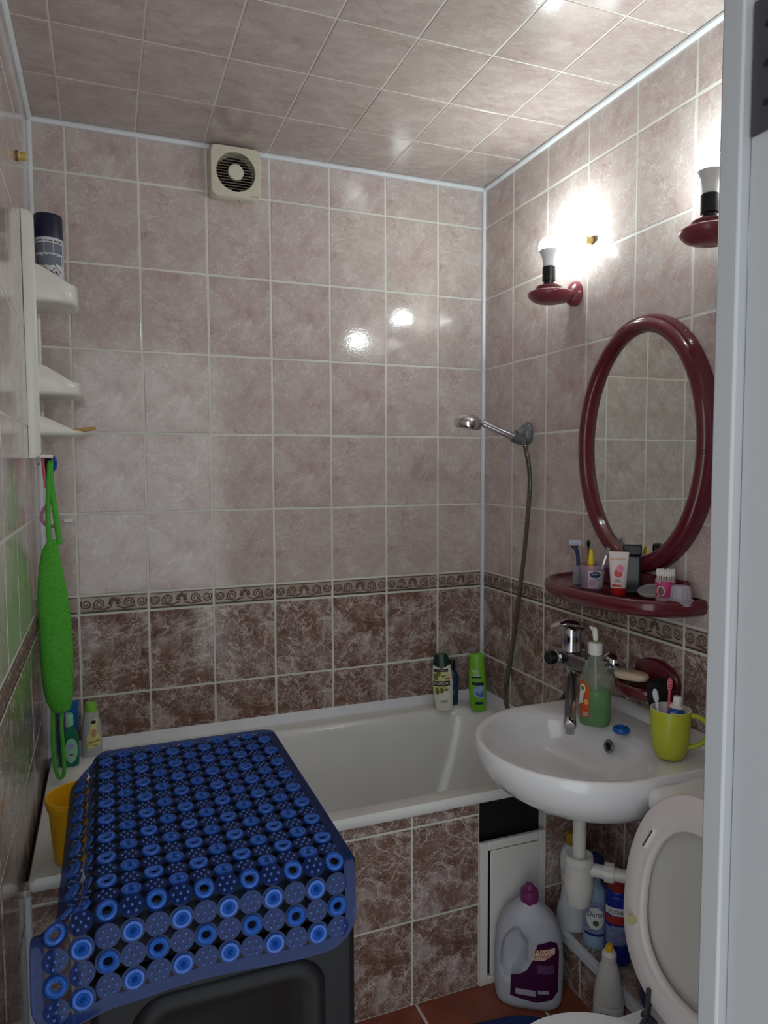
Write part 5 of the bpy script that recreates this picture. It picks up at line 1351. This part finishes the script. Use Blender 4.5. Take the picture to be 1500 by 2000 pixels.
m = MB(); patch(m, oval(0.0, 0.082, 0.024, 0.030, 22), lambda u, z: s11.front(u, z, 0.0013), 4, dense=False); m.build('label_oval', M_PAPER, b, smooth=0)
m = MB(); letters(m, 'Duran', 0.001, 0.094, 0.042, 0.014, lambda u, z: s11.front(u, z, 0.002)); patch(m, rect(-0.026, 0.026, 0.034, 0.041), lambda u, z: s11.front(u, z, 0.0013), 3); m.build('lettering', P('print_navy', S(26, 42, 110), 0.5), b, smooth=0)
m = MB(); patch(m, oval(0.002, 0.070, 0.008, 0.008, 14), lambda u, z: s11.front(u, z, 0.002), 3, dense=False); m.build('seal_print', P('print_olive', S(92, 96, 70), 0.5), b, smooth=0)

b = thing('blue_cleaner', 'royal blue cleaner bottle with red cap at the ledge edge', 'bottle', (1.478, -0.899, ZL), face_cam(1.478, -0.899))
s12 = Shell([(0, 0.029, 0.025), (0.004, 0.033, 0.028), (0.06, 0.033, 0.028), (0.16, 0.032, 0.028), (0.178, 0.0295, 0.026), (0.186, 0.030, 0.0265), (0.19, 0.025, 0.024)], 2.2)
s12.mesh(MB(), 32).build('body', P('royal_blue_plastic', S(30, 46, 150), 0.3), b)
MB().lathe([(0.024, 0.186), (0.026, 0.190), (0.0255, 0.206), (0.018, 0.214), (0.008, 0.216)], (0, 0, 0), 26).build('cap', P('brick_red_cap', S(150, 48, 34), 0.4), b)
m = MB(); patch(m, rect(-0.029, 0.029, 0.130, 0.150), s12.front); m.build('name_band', M_PAPER, b, smooth=0)
m = MB(); letters(m, 'КСОНИН', 0.002, 0.140, 0.048, 0.011, lambda u, z: s12.front(u, z, 0.0014)); m.build('lettering', M_INK, b, smooth=0)
m = MB(); patch(m, rect(-0.029, 0.029, 0.106, 0.129), s12.front); m.build('red_panel', P('panel_red', S(170, 52, 40), 0.4), b, smooth=0)
m = MB(); patch(m, rect(-0.028, 0.028, 0.052, 0.102), s12.front); m.build('picture', mat('panel_lilac', S(140, 150, 196), 0.4, vary=0.4, vscale=90), b, smooth=0)

b = thing('toilet_cleaner', 'white angled cleaner bottle with yellow nozzle standing by the toilet', 'bottle', (1.370, -1.000, 0.0), face_cam(1.370, -1.000))
b.scale = (0.88, 0.9, 1.0)
s13 = Shell([(0, 0.034, 0.026), (0.004, 0.038, 0.029), (0.10, 0.040, 0.030), (0.118, 0.040, 0.030), (0.122, 0.0385, 0.0285), (0.128, 0.0395, 0.0295), (0.17, 0.034, 0.026), (0.205, 0.026, 0.021), (0.222, 0.020, 0.018), (0.226, 0.018, 0.017)], 2.2)
s13.mesh(MB(), 34).build('body', P('cleaner_white', S(214, 216, 212), 0.4), b)
MB().lathe([(0.0185, 0.224), (0.0195, 0.228), (0.0195, 0.242), (0.0165, 0.246), (0.014, 0.250)], (0, 0, 0), 24).build('collar', M_WPLAST, b)
MB().lathe([(0.0105, 0.248), (0.0105, 0.260), (0.008, 0.264), (0.003, 0.265)], (0, 0, 0), 18).build('nozzle', P('nozzle_yellow', S(222, 180, 40), 0.4), b)
m = MB(); letters(m, 'WC', -0.010, 0.105, 0.022, 0.012, s13.front); m.build('lettering', M_INK, b, smooth=0)

bag = MB().loft([[(1.452 + rx * (1 + 0.08 * math.sin(5 * a + z * 40)) * math.cos(a), -1.075 + ry * (1 + 0.1 * math.cos(4 * a + z * 60)) * math.sin(a), z) for a in np.linspace(0, 2 * math.pi, 28, endpoint=False)] for z, rx, ry in ((ZL + 0.0003, 0.032, 0.042), (ZL + 0.02, 0.036, 0.050), (ZL + 0.07, 0.035, 0.046), (ZL + 0.11, 0.024, 0.030), (ZL + 0.13, 0.010, 0.012))]).build('plastic_bag', mat('indigo_bag', S(52, 56, 112), 0.3, bump=0.5, bscale=50))
tag(bag, 'knotted dark blue plastic bag on the ledge beside the toilet', 'bag')

# ---- blue rug on the floor
mb = MB(); NX, NY = 40, 40
vs = []
for i in range(NX + 1):
    for j in range(NY + 1):
        u, v = i / NX, j / NY
        x = 1.060 + 0.245 * u + 0.03 * v; y = -0.795 - 0.085 * u ** 1.2 - 0.010 * math.sin(u * 6.0 + 0.4) - 0.03 * (abs(2 * u - 1) ** 4) - 0.34 * v
        e = min(u, 1 - u, v, 1 - v)
        z = 0.004 + 0.012 * min(1, e / 0.06) + 0.006 * math.sin(u * 11 + v * 5) * min(1, e / 0.1) * 0.6
        vs.append((x, y, z))
fs = [(i * (NY + 1) + j, (i + 1) * (NY + 1) + j, (i + 1) * (NY + 1) + j + 1, i * (NY + 1) + j + 1) for i in range(NX) for j in range(NY)]
mb.add(vs, fs)
rug = mb.build('rug', mat('blue_rug_pile', S(30, 62, 128), 0.95, bump=1.0, bscale=500, vary=0.4, vscale=120), smooth=80)
so = rug.modifiers.new('thick', 'SOLIDIFY'); so.thickness = 0.004; so.offset = 1
tag(rug, 'crumpled blue bath rug on the terracotta floor', 'rug')
